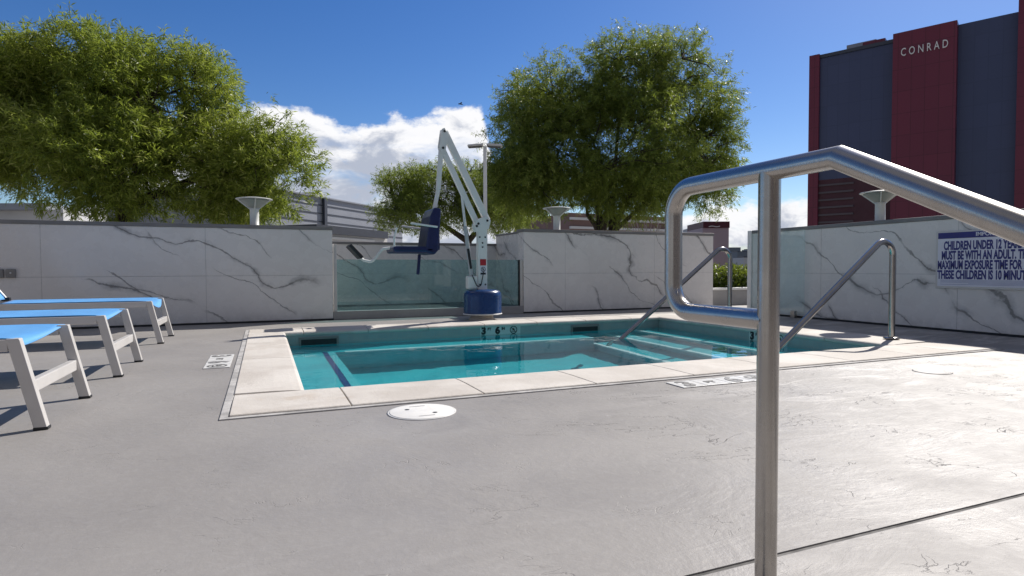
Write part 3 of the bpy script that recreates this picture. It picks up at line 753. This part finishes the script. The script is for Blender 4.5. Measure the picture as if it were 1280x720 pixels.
# pool grab rails
def pool_rail(y, label):
    r = empty('pool_rail', (4.88, y, .02), label, 'pool rail', 'curved steel rails at the pool steps')
    z0 = -.02
    pts = fillet([(0, 0, 0), (0, 0, .945+z0), (-1.53, 0, -.21), (-1.60, 0, -.60)], [0, .115, .14, 0], 12)
    MB().tube(pts, .0255, 20).build('tube', STEEL2, r, fix=False)
    MB().lathe([(.062, 0), (.062, .006), (.05, .013), (.028, .015)], (0, 0, 0), 28).build('flange', STEEL2, r)
    return r
pool_rail(3.436, 'nearer bent steel pool rail, with round base flange, in front of the right wall')
pool_rail(5.339, 'farther bent steel pool rail, seen through the loop of the big handrail')

# ------------------------------------------------------------------ pool lift
LX, LY = 2.44, 6.86
lift = empty('pool_lift', (LX, LY, 0), 'white pool hoist with hanging navy seat and round blue base cover at the pool edge', 'pool lift')
def lp(x, z, dy=0.): return (x-LX, dy, z)
MB().lathe([(.16, .0), (.16, .02), (.14, .022), (.14, .088), (.13, .09)], (0, 0, 0), 28).build('pedestal', M['beige'], lift)
prof = [(.232, .082), (.235, .09), (.232, .1), (.232, .29), (.226, .325), (.205, .352), (.17, .365), (.10, .37), (.02, .371)]
MB().lathe(prof, (.01, 0, 0), 48, 1, .92).build('base_cover', M['blue'], lift)
MB().lathe([(.238, .070), (.242, .075), (.238, .081), (.2, .0815)], (.01, 0, 0), 48, 1, .92).build('cover_lip', M['white'], lift)
ms = MB(); ms.box(lp(2.385, .36, -.035), lp(2.500, 1.20, -.027)); ms.box(lp(2.385, .36, .027), lp(2.500, 1.20, .035)); ms.box(lp(2.43, .36, -.0265), lp(2.475, 1.18, .0265))
mast = ms.build('mast', M['white'], lift, bevel=.003)
for (x, z) in ((2.405, .43), (2.475, .43), (2.44, .88), (2.44, .93), (2.405, 1.0), (2.475, 1.0), (2.40, 1.16), (2.48, 1.16), (2.40, 1.11), (2.48, 1.11), (2.44, 1.14)):
    MB().lathe([(.010, 0), (.010, .006), (.004, .008)], Vector(lp(x, z, -.0355)), 12, M=Matrix.Rotation(R(90), 4, 'X')).build('bolt', M['black'], mast)
kp = MB().prism([(2.36-LX, 1.06), (2.52-LX, 1.10), (2.545-LX, 1.20), (2.50-LX, 1.26), (2.36-LX, 1.20), (2.33-LX, 1.13)], -.046, -.037); kp.prism([(2.36-LX, 1.06), (2.52-LX, 1.10), (2.545-LX, 1.20), (2.50-LX, 1.26), (2.36-LX, 1.20), (2.33-LX, 1.13)], .037, .046)
kp.build('knuckle', M['white'], lift, bevel=.002)
MB().bar(lp(2.515, 1.20), lp(1.985, 2.225), .062, .075, (0, 0, 1)).build('boom', M['white'], lift, bevel=.006)
MB().bar(lp(2.385, 1.16), lp(1.955, 2.03), .05, .065, (0, 0, 1)).build('link_arm', M['white'], lift, bevel=.006)
MB().prism([(1.975-LX, 2.265), (2.02-LX, 2.20), (1.985-LX, 1.98), (1.935-LX, 1.96), (1.915-LX, 2.05), (1.945-LX, 2.25)], -.045, -.036).prism([(1.975-LX, 2.265), (2.02-LX, 2.20), (1.985-LX, 1.98), (1.935-LX, 1.96), (1.915-LX, 2.05), (1.945-LX, 2.25)], .036, .045).build('head_plate', M['white'], lift, bevel=.002)
for (x, z) in ((1.975, 2.225), (1.955, 2.03), (2.50, 1.20), (2.385, 1.16), (2.365, 1.13)):
    MB().lathe([(.014, 0), (.014, .007), (.008, .010)], Vector(lp(x, z, -.0465)), 14, M=Matrix.Rotation(R(90), 4, 'X')).build('pivot_bolt', M['black'], lift)
hang = MB().bar(lp(1.945, 2.03), lp(1.905, 1.55), .05, .05, (1, 0, 0)).bar(lp(1.905, 1.55), lp(1.85, 1.28), .038, .042, (1, 0, 0)).bar(lp(1.85, 1.30), lp(1.84, .86), .03, .03, (1, 0, 0)).build('hanger', M['white'], lift, bevel=.004)
MB().tube([lp(2.19, 1.55), lp(2.235, 1.12)], .016, 12).build('actuator_rod', M['white'], lift, fix=False)
MB().tube([lp(2.235, 1.13), lp(2.31, .52)], .024, 14).build('actuator', pbr('actuator_grey', (.5, .52, .54), .35), lift, fix=False)
MB().bar(lp(2.262, .86, -.012), lp(2.298, .62, -.012), .03, .028, (1, 0, 0)).build('actuator_sleeve', M['black'], lift)
MB().box(lp(2.25, .38, -.05), lp(2.375, .53, .05)).build('motor_box', M['white'], lift, bevel=.012)
MB().tube(fillet([lp(2.30, .55, -.05), lp(2.36, .40, -.07), lp(2.41, .42, -.06), lp(2.45, .58, -.045)], .03), .006, 6).build('cable', M['black'], lift, fix=False)
MB().box(lp(2.408, .66, -.0385), lp(2.484, .735, -.036)).build('warning_sticker', M['red'], lift)
MB().box(lp(2.408, .545, -.0385), lp(2.484, .655, -.036)).build('info_sticker', M['sign'], lift)
no_diving(lift, frame(lp(2.446, .612, -.040), (1, 0, 0), (0, 0, 1)), .03, M['ink'])
MB().box(lp(2.412, .55, -.0395), lp(2.480, .572, -.0386)).build('sticker_text', M['ink'], lift)
# seat
sw = .22
MB().box(lp(1.33, .80, -sw), lp(1.80, .875, sw)).build('seat', M['navy'], lift, bevel=.03, seg=3)
bk = MB().prism([(1.69-LX, .80), (1.80-LX, .78), (1.845-LX, .83), (1.885-LX, 1.31), (1.80-LX, 1.32), (1.755-LX, 1.22)], -sw, sw).build('backrest', M['navy'], lift, bevel=.025, seg=3)
MB().bar(lp(1.87, 1.00, 0), lp(1.87, .84, 0), .2, .05, (1, 0, 0)).build('back_bracket', M['navy'], lift, bevel=.01)
for dy in (-sw-.02, sw+.02):
    MB().bar(lp(1.52, 1.13, dy), lp(1.83, 1.095, dy), .024, .022).build('armrest', M['white'], lift, bevel=.008)
MB().tube(fillet([lp(1.335, .86, 0), lp(1.25, .85, 0), lp(1.13, .70, 0), lp(1.03, .72, 0), lp(.965, .80, 0)], .06), .016, 10).build('footrest_tube', M['white'], lift, fix=False)
MB().bar(lp(.875, .885), lp(1.005, .745), .30, .04, (0, 0, 1)).build('foot_pad', M['black'], lift, bevel=.008)
MB().tube(fillet([lp(1.345, .87, -.19), lp(1.345, .97, -.19), lp(1.375, 1.08, -.19)], .05), .012, 10).build('front_post', M['white'], lift, fix=False)
MB().bar(lp(1.675, .79, 0), lp(1.655, .555, 0), .04, .035, (1, 0, 0)).build('pull_handle', M['navy'], lift, bevel=.01)

# ------------------------------------------------------------------ sun loungers
def lounger(loc, label, inn=.055, dr=.045):
    root = empty('sun_lounger', loc, label, 'sun lounger', 'blue sling loungers in a row beside the pool')
    Wd = .66; Ln = 1.92; zt_ = .36
    # local x: 0 = foot end, negative towards the head; y 0..Wd
    for y in (.022, Wd-.022):
        MB().bar((-.085, y, zt_-.026), (-Ln, y, zt_-.024), .038, .046).build('side_rail', M['alu'], root, bevel=.004)
        MB().prism([(-.092, zt_), (-.048, zt_), (.033, .002), (-.011, .002)], y-.019, y+.019).build('leg', M['alu'], root, bevel=.004)
        MB().prism([(-1.50, zt_-.053), (-1.44, zt_-.053), (-1.53, .002), (-1.59, .002)], y-.022, y+.022).build('leg', M['alu'], root, bevel=.004)
    MB().bar((-.032, .042, .165), (-.032, Wd-.042, .165), .032, .05, (0, 0, 1)).build('crossbar', M['alu'], root, bevel=.004)
    MB().bar((-1.525, .045, .18), (-1.525, Wd-.045, .18), .034, .045, (0, 0, 1)).build('crossbar', M['alu'], root, bevel=.004)
    MB().bar((-.55, .045, zt_-.085), (-.55, Wd-.045, zt_-.085), .03, .04).build('brace', M['alu'], root, bevel=.004)
    def sling(x0, x1, z0, z1, sag, name, curl):
        nx_, ny_ = 30, 12; vs = []
        for i in range(nx_+1):
            tx = i/nx_; x = x0+(x1-x0)*tx; z = z0+(z1-z0)*tx
            for j in range(ny_+1):
                ty = j/ny_; y = .012+(Wd-.024)*ty; s = math.sin(math.pi*ty)
                zz = z-sag*s*(.55+.45*math.sin(math.pi*min(1, tx*1.4+.1)))+.006*math.sin(tx*23+ty*3)*s
                xx = x
                if curl and tx < .12:
                    k_ = (1-tx/.12); zz -= dr*k_**2*(.1+.9*s); xx -= inn*k_*s
                vs.append((xx, y, zz+.004))
        fs = [(i*(ny_+1)+j, i*(ny_+1)+j+1, (i+1)*(ny_+1)+j+1, (i+1)*(ny_+1)+j) for i in range(nx_) for j in range(ny_)]
        o = MB().add(vs, fs, True).build(name, SLING, root, fix=False)
        sm = o.modifiers.new('thick', 'SOLIDIFY'); sm.thickness = .004; sm.offset = 0
        return o
    sling(-.065, -1.18, zt_, zt_, .03, 'seat_sling', 1.)
    hx, hz = -1.22, zt_+.012; ex, ez = hx-.40, hz+.58
    sling(hx, ex, hz, ez, .012, 'back_sling', 0)
    for y in (.03, Wd-.03):
        MB().bar((hx, y, hz), (ex, y, ez), .026, .03).build('back_rail', M['alu'], root, bevel=.004)
        MB().box((hx-.03, y-.02, zt_), (hx+.03, y+.02, zt_+.03)).build('hinge', M['black'], root, bevel=.004)
        MB().bar((hx-.55, y, zt_-.02), (hx-.20, y, hz+.34), .012, .028).build('prop', M['alu'], root)
    MB().bar((ex, .04, ez), (ex, Wd-.04, ez), .03, .026).build('head_bar', M['alu'], root, bevel=.004)
    for sx_ in (0.,):
        for y in (.022, Wd-.022):
            MB().box((-.0135+.0, y-.0205, .0), (.0345, y+.0205, .012)).build('foot_cap', M['black'], root, bevel=.002)
    return root
lounger((-.82, 2.83, 0), 'nearest blue and grey sun lounger, cut off by the left edge of the photo')
lounger((-.80, 4.06, 0), 'middle blue and grey sun lounger of the row of three')
lounger((-.82, 5.76, 0), 'farthest blue and grey sun lounger, closest to the marble wall', -.03, .06)

# ------------------------------------------------------------------ deck fittings
ld = empty('skimmer_lid', (.625, 2.54, 0), 'round white lid set in the grey deck in front of the pool', 'lid')
MB().lathe([(.147, -.002), (.149, .002), (.143, .0025)], (0, 0, 0), 48).build('ring', M['tile'], ld)
MB().lathe([(.139, .001), (.139, .0035), (.136, .0045), (.01, .005)], (0, 0, 0), 48).build('cover', M['lid'], ld)
for (a, b_) in ((-.055, .045), (.045, -.05)):
    MB().lathe([(.011, .0052), (.009, .0056)], (a, b_, 0), 14).build('finger_hole', M['black'], ld)
for s_ in (-1, 1):
    MB().add([(x+0, s_*.09+y, .0056) for (x, y) in ((-.035, -.002), (.035, -.002), (.035, .002), (-.035, .002))], [(0, 1, 2, 3)]).build('embossed_text', M['cap'], ld, fix=False)
rg = empty('drain_cover', (3.655, 2.32, 0), 'small round drain cover painted grey in the deck near the right side', 'drain cover')
MB().lathe([(.10, .0), (.101, .0025), (.092, .003), (.088, .001), (.01, .0015)], (0, 0, 0), 36).build('cover', DECK, rg)
def floor_marker(o, ax, ay, label):
    Mx = frame(o, ax, ay)
    r = empty('depth_marker', (0, 0, 0), label, 'depth marker')
    for k in range(4):
        MB().box((k*.157, 0, .0005), (k*.157+.152, .152, .005), Mx).build('tile', M['tile'], r, bevel=.001)
    text_mesh('number', '3', .17, M['cap'], r, Mx@Matrix.Translation((.03, .016, .0062)), bold=.005)
    text_mesh('unit', 'FT', .06, M['cap'], r, Mx@Matrix.Translation((.195, .05, .0062)), bold=.002)
    text_mesh('number', '6', .17, M['cap'], r, Mx@Matrix.Translation((.34, .016, .0062)), bold=.005)
    no_diving(r, Mx@Matrix.Translation((.55, .076, .005)), .06, M['cap'])
floor_marker((1.99, 2.50, 0), (1, 0, 0), (0, 1, 0), 'worn white depth tiles in the deck in front of the pool')
floor_marker((-.36, 4.80, 0), (0, -1, 0), (1, 0, 0), 'worn white depth tiles in the deck at left end of the pool')

# ------------------------------------------------------------------ wall fittings
def bollard(loc, label, rz=0.):
    r = empty('wall_light', loc, label, 'wall light', 'flared lights on the wall tops', rz)
    MB().lathe([(.056, 0), (.056, .006), (.05, .01), (.05, .18), (.058, .205)], (0, 0, 0), 24).build('stem', M['fixture'], r)
    MB().lathe([(.058, .205), (.09, .235), (.15, .285), (.165, .30)], (0, 0, 0), 32).build('reflector', M['lens'], r)
    MB().lathe([(.198, .302), (.204, .307), (.196, .313), (.12, .325), (.02, .33)], (0, 0, 0), 40).build('hood', M['fixture'], r)
    for k in range(3):
        a = R(120*k+35); c, s = math.cos(a), math.sin(a)
        MB().bar((c*.045, s*.045, .19), (c*.195, s*.195, .305), .012, .014, (0, 0, 1)).build('fin', M['fixture'], r)
    return r
bollard((-.09, WY+.11, H+.037), 'flared grey light on top of the left marble wall', 0)
bollard((3.88, WY+.11, H+.067), 'flared grey light on top of the middle marble wall', .5)
bollard((6.22, 4.53, H+.022), 'flared grey light on top of the right marble wall', 1.1)
ob = empty('outlet_box', (-2.37, WY, .59), 'pair of small dark outlet boxes on the left marble wall', 'outlet')
for dx_ in (-.10, .0):
    o = MB().box((dx_-.04, -.03, -.045), (dx_+.04, -.001, .045)).build('box', M['cap'], ob, bevel=.006)
    MB().lathe([(.009, 0), (.007, .004)], (dx_, -.0305, .005), 12, M=Matrix.Rotation(R(90), 4, 'X')).build('socket', M['tile'], o)
# rules sign
SY0, SY1, SZ0, SZ1 = 3.855, 2.62, .415, .965
sg = empty('rules_sign', (6.085, 3.24, .69), 'white sign with dark blue capitals about children on the right marble wall', 'sign')
sx_ = 6.11
def sp(a, b_, c): return (a-6.085, b_-3.24, c-.69)
MB().box(sp(6.094, SY1, SZ0), sp(6.1085, SY0, SZ1)).build('board', M['alu'], sg, bevel=.002)
MB().box(sp(6.0925, SY1+.02, SZ0+.02), sp(6.0937, SY0-.02, SZ1-.075)).build('face', M['sign'], sg)
MB().box(sp(6.0925, SY1+.02, SZ1-.072), sp(6.0937, SY0-.02, SZ1-.015)).build('header', M['signblue'], sg)
def stext(txt, y, z, size, sxx, mat, bold=.004, wid=None):
    Mx = frame(sp(6.0915, y, z), (0, -1, 0), (0, 0, 1))
    o = text_mesh('lettering', txt, size, mat, sg, Mx, sx=sxx, bold=bold, spacing=1., depth=.0008)
    if wid:
        ys = [v.co.y for v in o.data.vertices]; y1 = max(ys); k_ = wid/(y1-min(ys))
        for v in o.data.vertices: v.co.y = y1-(y1-v.co.y)*k_
    return o
stext('IMPORTANT', 3.50, SZ1-.058, .05, 1.0, M['sign'], .001)
for k, (txt, y0) in enumerate((('CHILDREN UNDER 12 YEARS', 3.78), ('MUST BE WITH AN ADULT. THE', 3.80), ('MAXIMUM EXPOSURE TIME FOR', 3.835), ('THESE CHILDREN IS 10 MINUTES', 3.835))):
    stext(txt, y0, .786-k*.0925, .112, .5, M['signblue'], .0045, len(txt)*.0283)
fl = MB()
for k in range(5): fl.box(sp(6.0918, SY1+.05, .452+k*.010), sp(6.0922, SY0-.05-(.25 if k == 1 else 0), .4555+k*.010))
fl.build('small_print', M['fine'], sg)

# ------------------------------------------------------------------ lamp, bird
lb_ = at(607, 336, 11.5); lb_.z = 0
lm = empty('street_lamp', tuple(lb_), 'slim pale lamp post with two flat heads behind the pool lift', 'street lamp')
th = at(607, 184, 11.5).z
MB().tube([(0, 0, 0), (0, 0, th)], [.042, .034], 12).build('pole', M['white'], lm, fix=False)
for s_ in (-1, 1):
    mm = Matrix.Rotation(YAW, 4, 'Z').inverted()@Matrix.Translation((s_*.18, 0, th+.01))@Matrix.Rotation(R(4*s_), 4, 'Y')
    MB().box((-.15, -.09, -.02), (.15, .09, .025), mm).build('lamp_head', M['alu'], lm, bevel=.02)
    MB().box((-.13, -.07, -.026), (.12, .07, -.021), mm).build('lens', M['black'], lm)
bp = at(576, 130, 60)
bd_ = empty('bird', tuple(bp), 'tiny dark bird gliding above the cloud bank', 'bird')
MB().tube([(-.28, 0, .02), (-.15, 0, .02), (0, 0, 0), (.16, 0, -.02), (.24, 0, -.02)], [.01, .05, .07, .04, .02], 8).build('body', M['black'], bd_, fix=False)
for s_ in (-1, 1):
    MB().add([(.05, 0, 0), (-.08, 0, 0), (-.1, s_*.3, .1), (.04, s_*.3, .1), (-.06, s_*.6, .03)], [(0, 1, 2, 3), (3, 2, 4)]).build('wing', M['black'], bd_, fix=False)

# ------------------------------------------------------------------ buildings beyond
def along(p, q, z0, z1, th=.3):
    """box standing on segment p->q (x,y), thickness away from camera"""
    p = Vector((p[0], p[1], 0)); q = Vector((q[0], q[1], 0)); d = (q-p).normalized(); nrm = Vector((-d.y, d.x, 0))
    if nrm.dot(p) < 0: nrm = -nrm
    vs = [v+Vector((0, 0, z)) for z in (z0, z1) for v in (p, q, q+nrm*th, p+nrm*th)]
    return MB().add(vs, [(0,3,2,1),(4,5,6,7),(0,1,5,4),(1,2,6,5),(2,3,7,6),(3,0,4,7)])
# grey panelled building behind left tree
az1 = YAW+math.atan(250/750); dg = Vector((math.sin(az1), math.cos(az1), 0))
c0 = at(403, 300, 22); c0.z = 0
A = c0-dg*3.6; B = c0+dg*6
zt1 = at(403, 248, 22).z
gb = empty('panelled_building', tuple(c0), 'grey building clad in horizontal panels, seen left of the pool lift', 'building')
def gbp(mb, name, mat, par=None, bevel=0.):
    mb.v = [tuple(Vector(v)-c0) for v in mb.v]; return mb.build(name, mat, par or gb, bevel=bevel)
wl = gbp(along(A, B, 0.02, zt1, 6.), 'wall', M['greywall'])
nrm = Vector((-dg.y, dg.x, 0)); nrm = nrm if nrm.dot(c0) < 0 else -nrm
gz = MB()
for k in range(7):
    z = zt1-.28-k*.30
    m_ = along(A+nrm*.02, B+nrm*.02, z, z+.035, .019); b_ = len(gz.v); gz.v += m_.v; gz.f += [tuple(i+b_ for i in f) for f in m_.f]; gz.sm += m_.sm
gbp(gz, 'panel_joints', M['darkwall'])
gbp(along(c0+nrm*.12, c0+nrm*.12+dg*.16, .02, zt1+.02, .1), 'corner_post', M['darkwall'])
gbp(along(A+nrm*.08, B+nrm*.08, zt1+.002, zt1+.05, 6.1), 'parapet', M['greywall'])
bx0 = at(389, 243, 24); gbp(along(bx0, bx0+dg*.9, zt1+.062, at(389, 240, 24).z, .9), 'roof_unit', M['stucco'])
# low pavilion between recess and panelled building
c1 = at(417, 300, 13.5); c1.z = 0
pv = empty('low_pavilion', tuple(c1), 'low white pavilion with dark fascia just behind the recess wall', 'building')
d1_ = Vector((math.sin(az1), math.cos(az1), 0)); A1 = c1-d1_*5.; B1 = at(484, 300, 15.6); B1.z = 0
dA = (B1-c1).normalized(); A1 = c1-dA*.6
zt2 = at(417, 284, 13.5).z
def pvp(mb, name, mat): mb.v = [tuple(Vector(v)-c1) for v in mb.v]; return mb.build(name, mat, pv)
pvp(along(A1, B1, .02, zt2-.16, 3.), 'wall', M['stucco'])
pvp(along(A1-Vector((0, .12, 0)), B1-Vector((0, .12, 0)), zt2-.16, zt2+.02, 3.2), 'fascia', M['darkwall'])
pvp(along(A1-Vector((0, .05, 0)), B1-Vector((0, .05, 0))-dA*.6, zt2-.27, zt2-.22, .05), 'trim', M['white'])
# white canopy at the far left
c2 = at(-60, 300, 30); c2.z = 0
wc = empty('white_canopy', tuple(c2), 'white flat-roofed building glimpsed under the left tree', 'building')
e2 = at(80, 300, 30); e2.z = 0
def wcp(mb, name, mat): mb.v = [tuple(Vector(v)-c2) for v in mb.v]; return mb.build(name, mat, wc)
wcp(along(c2, e2, .02, at(30, 262, 30).z, 5.), 'wall', M['stucco'])
wcp(along(c2-Vector((0, .5, 0)), at(56, 300, 29.5), at(30, 262, 29.5).z, at(30, 254, 29.5).z, 6.), 'roof', M['greywall'])
# brown banded building behind the right tree
c3 = at(712, 300, 60); c3.z = -14; e3 = at(838, 300, 66)
bb = empty('banded_building', tuple(c3), 'brown building with pale bands behind the forked tree trunk', 'building')
def bbp(mb, name, mat): mb.v = [tuple(Vector(v)-c3) for v in mb.v]; return mb.build(name, mat, bb)
zt3 = at(760, 268, 62).z
bbp(along(c3, e3, -13.9, zt3, 12.), 'wall', M['brown'])
for k in range(4):
    bbp(along(c3-Vector((0, .3, 0)), e3-Vector((0, .3, 0)), zt3-.7-k*.9, zt3-.45-k*.9, .29), 'band', M['stucco'])
# bare shrub to the right of the forked trunk
bs_ = at(812, 300, 13); bs_.z = 0
sh = MB()
for k in range(46):
    a = rnd.uniform(0, 6.28); sp_ = rnd.uniform(.05, .42); hgt = rnd.uniform(1.2, 1.68)
    mid = Vector((math.cos(a)*sp_*.4, math.sin(a)*sp_*.4, hgt*.6)); tip = Vector((math.cos(a)*sp_+rnd.uniform(-.1, .1), math.sin(a)*sp_, hgt))
    sh.tube([(math.cos(a)*.04, math.sin(a)*.04, 0), mid, tip], [.014, .009, .004], 5, False)
so = sh.build('bare_shrub', pbr('pale_twigs', (.42, .38, .34), .8), fix=False); so.location = bs_
tag(so, 'tangled pale leafless shrub behind the middle wall, right of the forked trunk', 'shrub')
# tower with dark red crown in the gap
c4 = at(878, 300, 160); e4 = at(911, 300, 160)
tw = empty('pale_tower', (c4.x, c4.y, -14), 'distant pinkish tower with dark red top seen through the gap', 'building')
def twp(mb, name, mat): mb.v = [tuple(Vector(v)-Vector((c4.x, c4.y, -14))) for v in mb.v]; return mb.build(name, mat, tw)
z4 = at(890, 285, 160).z; z4t = at(890, 277, 160).z
twp(along(c4, e4, -13.9, z4, 14), 'wall', M['pink']); twp(along(c4-Vector((0, .3, 0)), e4-Vector((0, .3, 0)), z4+.01, z4t, 14.6), 'crown_band', M['maroon'])
tl_ = text_mesh('tower_mark', '~', 2.2, M['stucco'], tw, frame(Vector((c4.x, c4.y, z4-.2))-Vector((c4.x, c4.y, -14))+(e4-c4).normalized()*1.2+Vector((0, -.6, 0)), (e4-c4).normalized(), (0, 0, 1)), sx=2.4, bold=.03)
c5 = at(870, 300, 190); e5 = at(876, 300, 190)
# skyline blocks
k = 0
for (u0, u1, vt, D, mt) in ((868, 876, 284, 210, 'city1'), (905, 915, 318, 420, 'city1'), (912, 926, 310, 700, 'city2'), (922, 934, 315, 520, 'city2'), (930, 944, 322, 300, 'city1'), (934, 950, 312, 640, 'city2'), (640, 668, 322, 500, 'city2'), (972, 1006, 300, 460, 'city2')):
    p = at(u0, 300, D); q = at(u1, 300, D); zz = at(u0, vt, D).z
    pz = Vector((p.x, p.y, -14)); th_ = 12+rnd.random()*10
    names = ['slim grey block left of the pinkish tower', 'pale low block right of the pinkish tower', 'dark far block above the hedge, left part of gap', 'dark block in the middle of the gap skyline', 'pale low block above hedge at the right of gap', 'wide dark far block beside the right wall end', 'dark far block seen under the middle trees', 'dark distant block left of the red and grey hotel']
    cb = empty('city_block', tuple(pz), names[k], 'building', 'distant skyline blocks'); k += 1
    w_ = along(p, q, -13.9, zz, th_); w_.v = [tuple(Vector(v)-pz) for v in w_.v]; w_.build('wall', M[mt], cb)
    r_ = along(p, q, zz+.01, zz+.7, th_*.6); r_.v = [tuple(Vector(v)-pz) for v in r_.v]; r_.build('roof_edge', M['darkwall'], cb)

# hotel on the right: red fins and blue-grey glass
def facade_glass():
    m = bpy.data.materials.new('curtain_wall'); m.use_nodes = True; g = G(m.node_tree); b = g.N['Principled BSDF']
    uv = g.n('ShaderNodeTexCoord').outputs['Object']; x, y, z = g.sep(uv)
    br = g.n('ShaderNodeTexBrick'); br.offset = 0
    g.put(br.inputs['Vector'], g.xyz(g.math('ADD', x, 500.), g.math('ADD', z, 100.), 0.))
    br.inputs['Scale'].default_value = 1; br.inputs['Brick Width'].default_value = 1.5; br.inputs['Row Height'].default_value = 3.1
    br.inputs['Mortar Size'].default_value = .05; br.inputs['Color1'].default_value = (.050, .066, .140, 1); br.inputs['Color2'].default_value = (.056, .073, .155, 1)
    br.inputs['Mortar'].default_value = (.044, .058, .125, 1)
    n = g.noise(uv, .09, 3, .5)
    g.put(b.inputs['Base Color'], g.mix(g.math('MULTIPLY', n, .35), br.outputs['Color'], (.075, .09, .16)))
    b.inputs['Roughness'].default_value = .3; b.inputs['Specular IOR Level'].default_value = .45
    return m
def facade_red():
    m = bpy.data.materials.new('red_panels'); m.use_nodes = True; g = G(m.node_tree); b = g.N['Principled BSDF']
    uv = g.n('ShaderNodeTexCoord').outputs['Object']; x, y, z = g.sep(uv)
    br = g.n('ShaderNodeTexBrick'); br.offset = 0
    g.put(br.inputs['Vector'], g.xyz(g.math('ADD', x, 500.), g.math('ADD', z, 100.), 0.))
    br.inputs['Scale'].default_value = 1; br.inputs['Brick Width'].default_value = 1.6; br.inputs['Row Height'].default_value = 3.1
    br.inputs['Mortar Size'].default_value = .035; br.inputs['Color1'].default_value = (.165, .018, .046, 1); br.inputs['Color2'].default_value = (.145, .016, .042, 1)
    br.inputs['Mortar'].default_value = (.085, .009, .024, 1)
    g.put(b.inputs['Base Color'], br.outputs['Color']); b.inputs['Roughness'].default_value = .38
    return m
FG = facade_glass(); FRD = facade_red()
azf = R(-26.5); fd = Vector((math.sin(azf), math.cos(azf), 0))   # facade direction, away from camera
K0 = at(1010, 300, 95); K0.z = -14                                # far left corner
rtd = -fd                                                        # local +x runs towards the camera
ht = empty('hotel_tower', tuple(K0), 'tall red and blue-grey hotel with white lettering on its red fin', 'building', rz=math.atan2(rtd.y, rtd.x))
def s_of(u):   # distance along facade where sight column u meets it
    d2 = at(u, 336, 1.); d2 = Vector((d2.x, d2.y, 0)); K = Vector((K0.x, K0.y, 0))
    det = d2.x*(-rtd.y)-d2.y*(-rtd.x); return (d2.x*(-K.y)-d2.y*(-K.x))/det*-1 if False else ((K.x*d2.y-K.y*d2.x)/(d2.x*rtd.y-d2.y*rtd.x))
def z_of(u, v):
    s = s_of(u); P_ = Vector((K0.x, K0.y, 0))+rtd*s; a_ = at(u, v, 1.)-Vector((0, 0, .62))
    return .62+a_.z*math.hypot(P_.x, P_.y)/math.hypot(a_.x, a_.y)+14
sA, sB, sC, sD, sE = s_of(1022), s_of(1114), s_of(1192), s_of(1266), s_of(1330)
zr = z_of(1022, 72); zr2 = z_of(1114, 56); zA = (zr+zr2)/2
print('facade', sA, sB, sC, sD, sE, zr, zr2, z_of(1190, 30), z_of(1266, 16))
zred = z_of(1190, 31)
# nearer side (local -y or +y?) : front is the side facing the camera
ln_ = Vector((-rtd.y, rtd.x, 0)); front = -1 if ln_.dot(K0) > 0 else 1
def hb_(x0, x1, z0, z1, out, name, mat, deep=22, par=None):
    a, c = (front*out, -front*deep) if front > 0 else (-out, deep)
    y0, y1 = min(a, c), max(a, c)
    return MB().box((x0, y0, z0), (x1, y1, z1)).build(name, mat, par or ht)
zsk = z_of(1060, 222)
hb_(.9, sB-.01, zsk+.01, zA, 0, 'glass_wall', FG)
hb_(.0, sA, 0, zA+.6, .5, 'edge_fin', FRD)
hb_(sB, sC, 0, zred, 1.6, 'red_fin', FRD)
zg2 = z_of(1230, 24)
hb_(sC+.01, sD-.01, 0, zg2, 0, 'glass_wall', FG)
hb_(sD, sE+8, 0, z_of(1268, -30), 1.2, 'red_fin', FRD)
s1, s2 = s_of(1073), s_of(1101)
hb_(s1, s2, zA+.01, zA+1.2, -.6, 'roof_box', FRD, 8)
hb_(.9, sB-.01, 0, zsk, .0, 'lower_wall', pbr('dark_red_wall', (.07, .02, .03), .6, var=.1, vscale=.3))
lv = MB()
for k in range(9):
    z = zsk-1.0-k*1.15
    y0, y1 = (front*.02, front*.2); lv.box((1.2, min(y0, y1), z), (sB-5, max(y0, y1), z+.28))
lv.build('louvres', pbr('louvre_grey', (.10, .08, .09), .6), ht)
hb_(sA+.02, sB-.01, zA+.002, zA+.5, .25, 'parapet', M['darkwall'], 1.)
# lettering on the red fin
tw_ = s_of(1180)-s_of(1123)
yy = front*(1.6+.06)
ax = Vector((1, 0, 0)); Mx = frame((s_of(1123.5), yy, z_of(1150, 70)), (1, 0, 0), (0, 0, 1))
o = text_mesh('lettering', 'CONRAD', 1.55, pbr('letter_white', (.8, .8, .8), .5), ht, Mx, sx=1.0, depth=.12, spacing=1.6)
wtxt = max(v.co.x for v in o.data.vertices)-min(v.co.x for v in o.data.vertices); x0_ = min(v.co.x for v in o.data.vertices)
for v in o.data.vertices: v.co.x = x0_+(v.co.x-x0_)*tw_/wtxt

# roof plant on the hotel and its window mullions
for (a_, b_, h_) in ((sA+3, sA+7, 1.6), (sA+12, sA+14.5, 1.1)):
    hb_(a_, b_, zA+.51, zA+.5+h_, -3., 'roof_plant', M['greywall'], 7)
# building added out of view behind the camera for dark reflections in the steel
rb = empty('added_rear_building', (6, -11, -.85), 'tan building added out of view behind the steel stair for its reflections', 'building')
MB().box((-16, -6, 0), (14, 0, 7)).build('wall', pbr('tan_stucco', (.15, .12, .10), .8, var=.08, vscale=.6), rb)
for k in range(9):
    w_ = MB().box((-15+k*3.2, .002, .3), (-13+k*3.2, .05, 2.9)).build('window', M['darkwall'], rb)
    MB().box((-15.1+k*3.2, .002, 2.902), (-12.9+k*3.2, .12, 3.0)).build('lintel', M['alu'], w_)
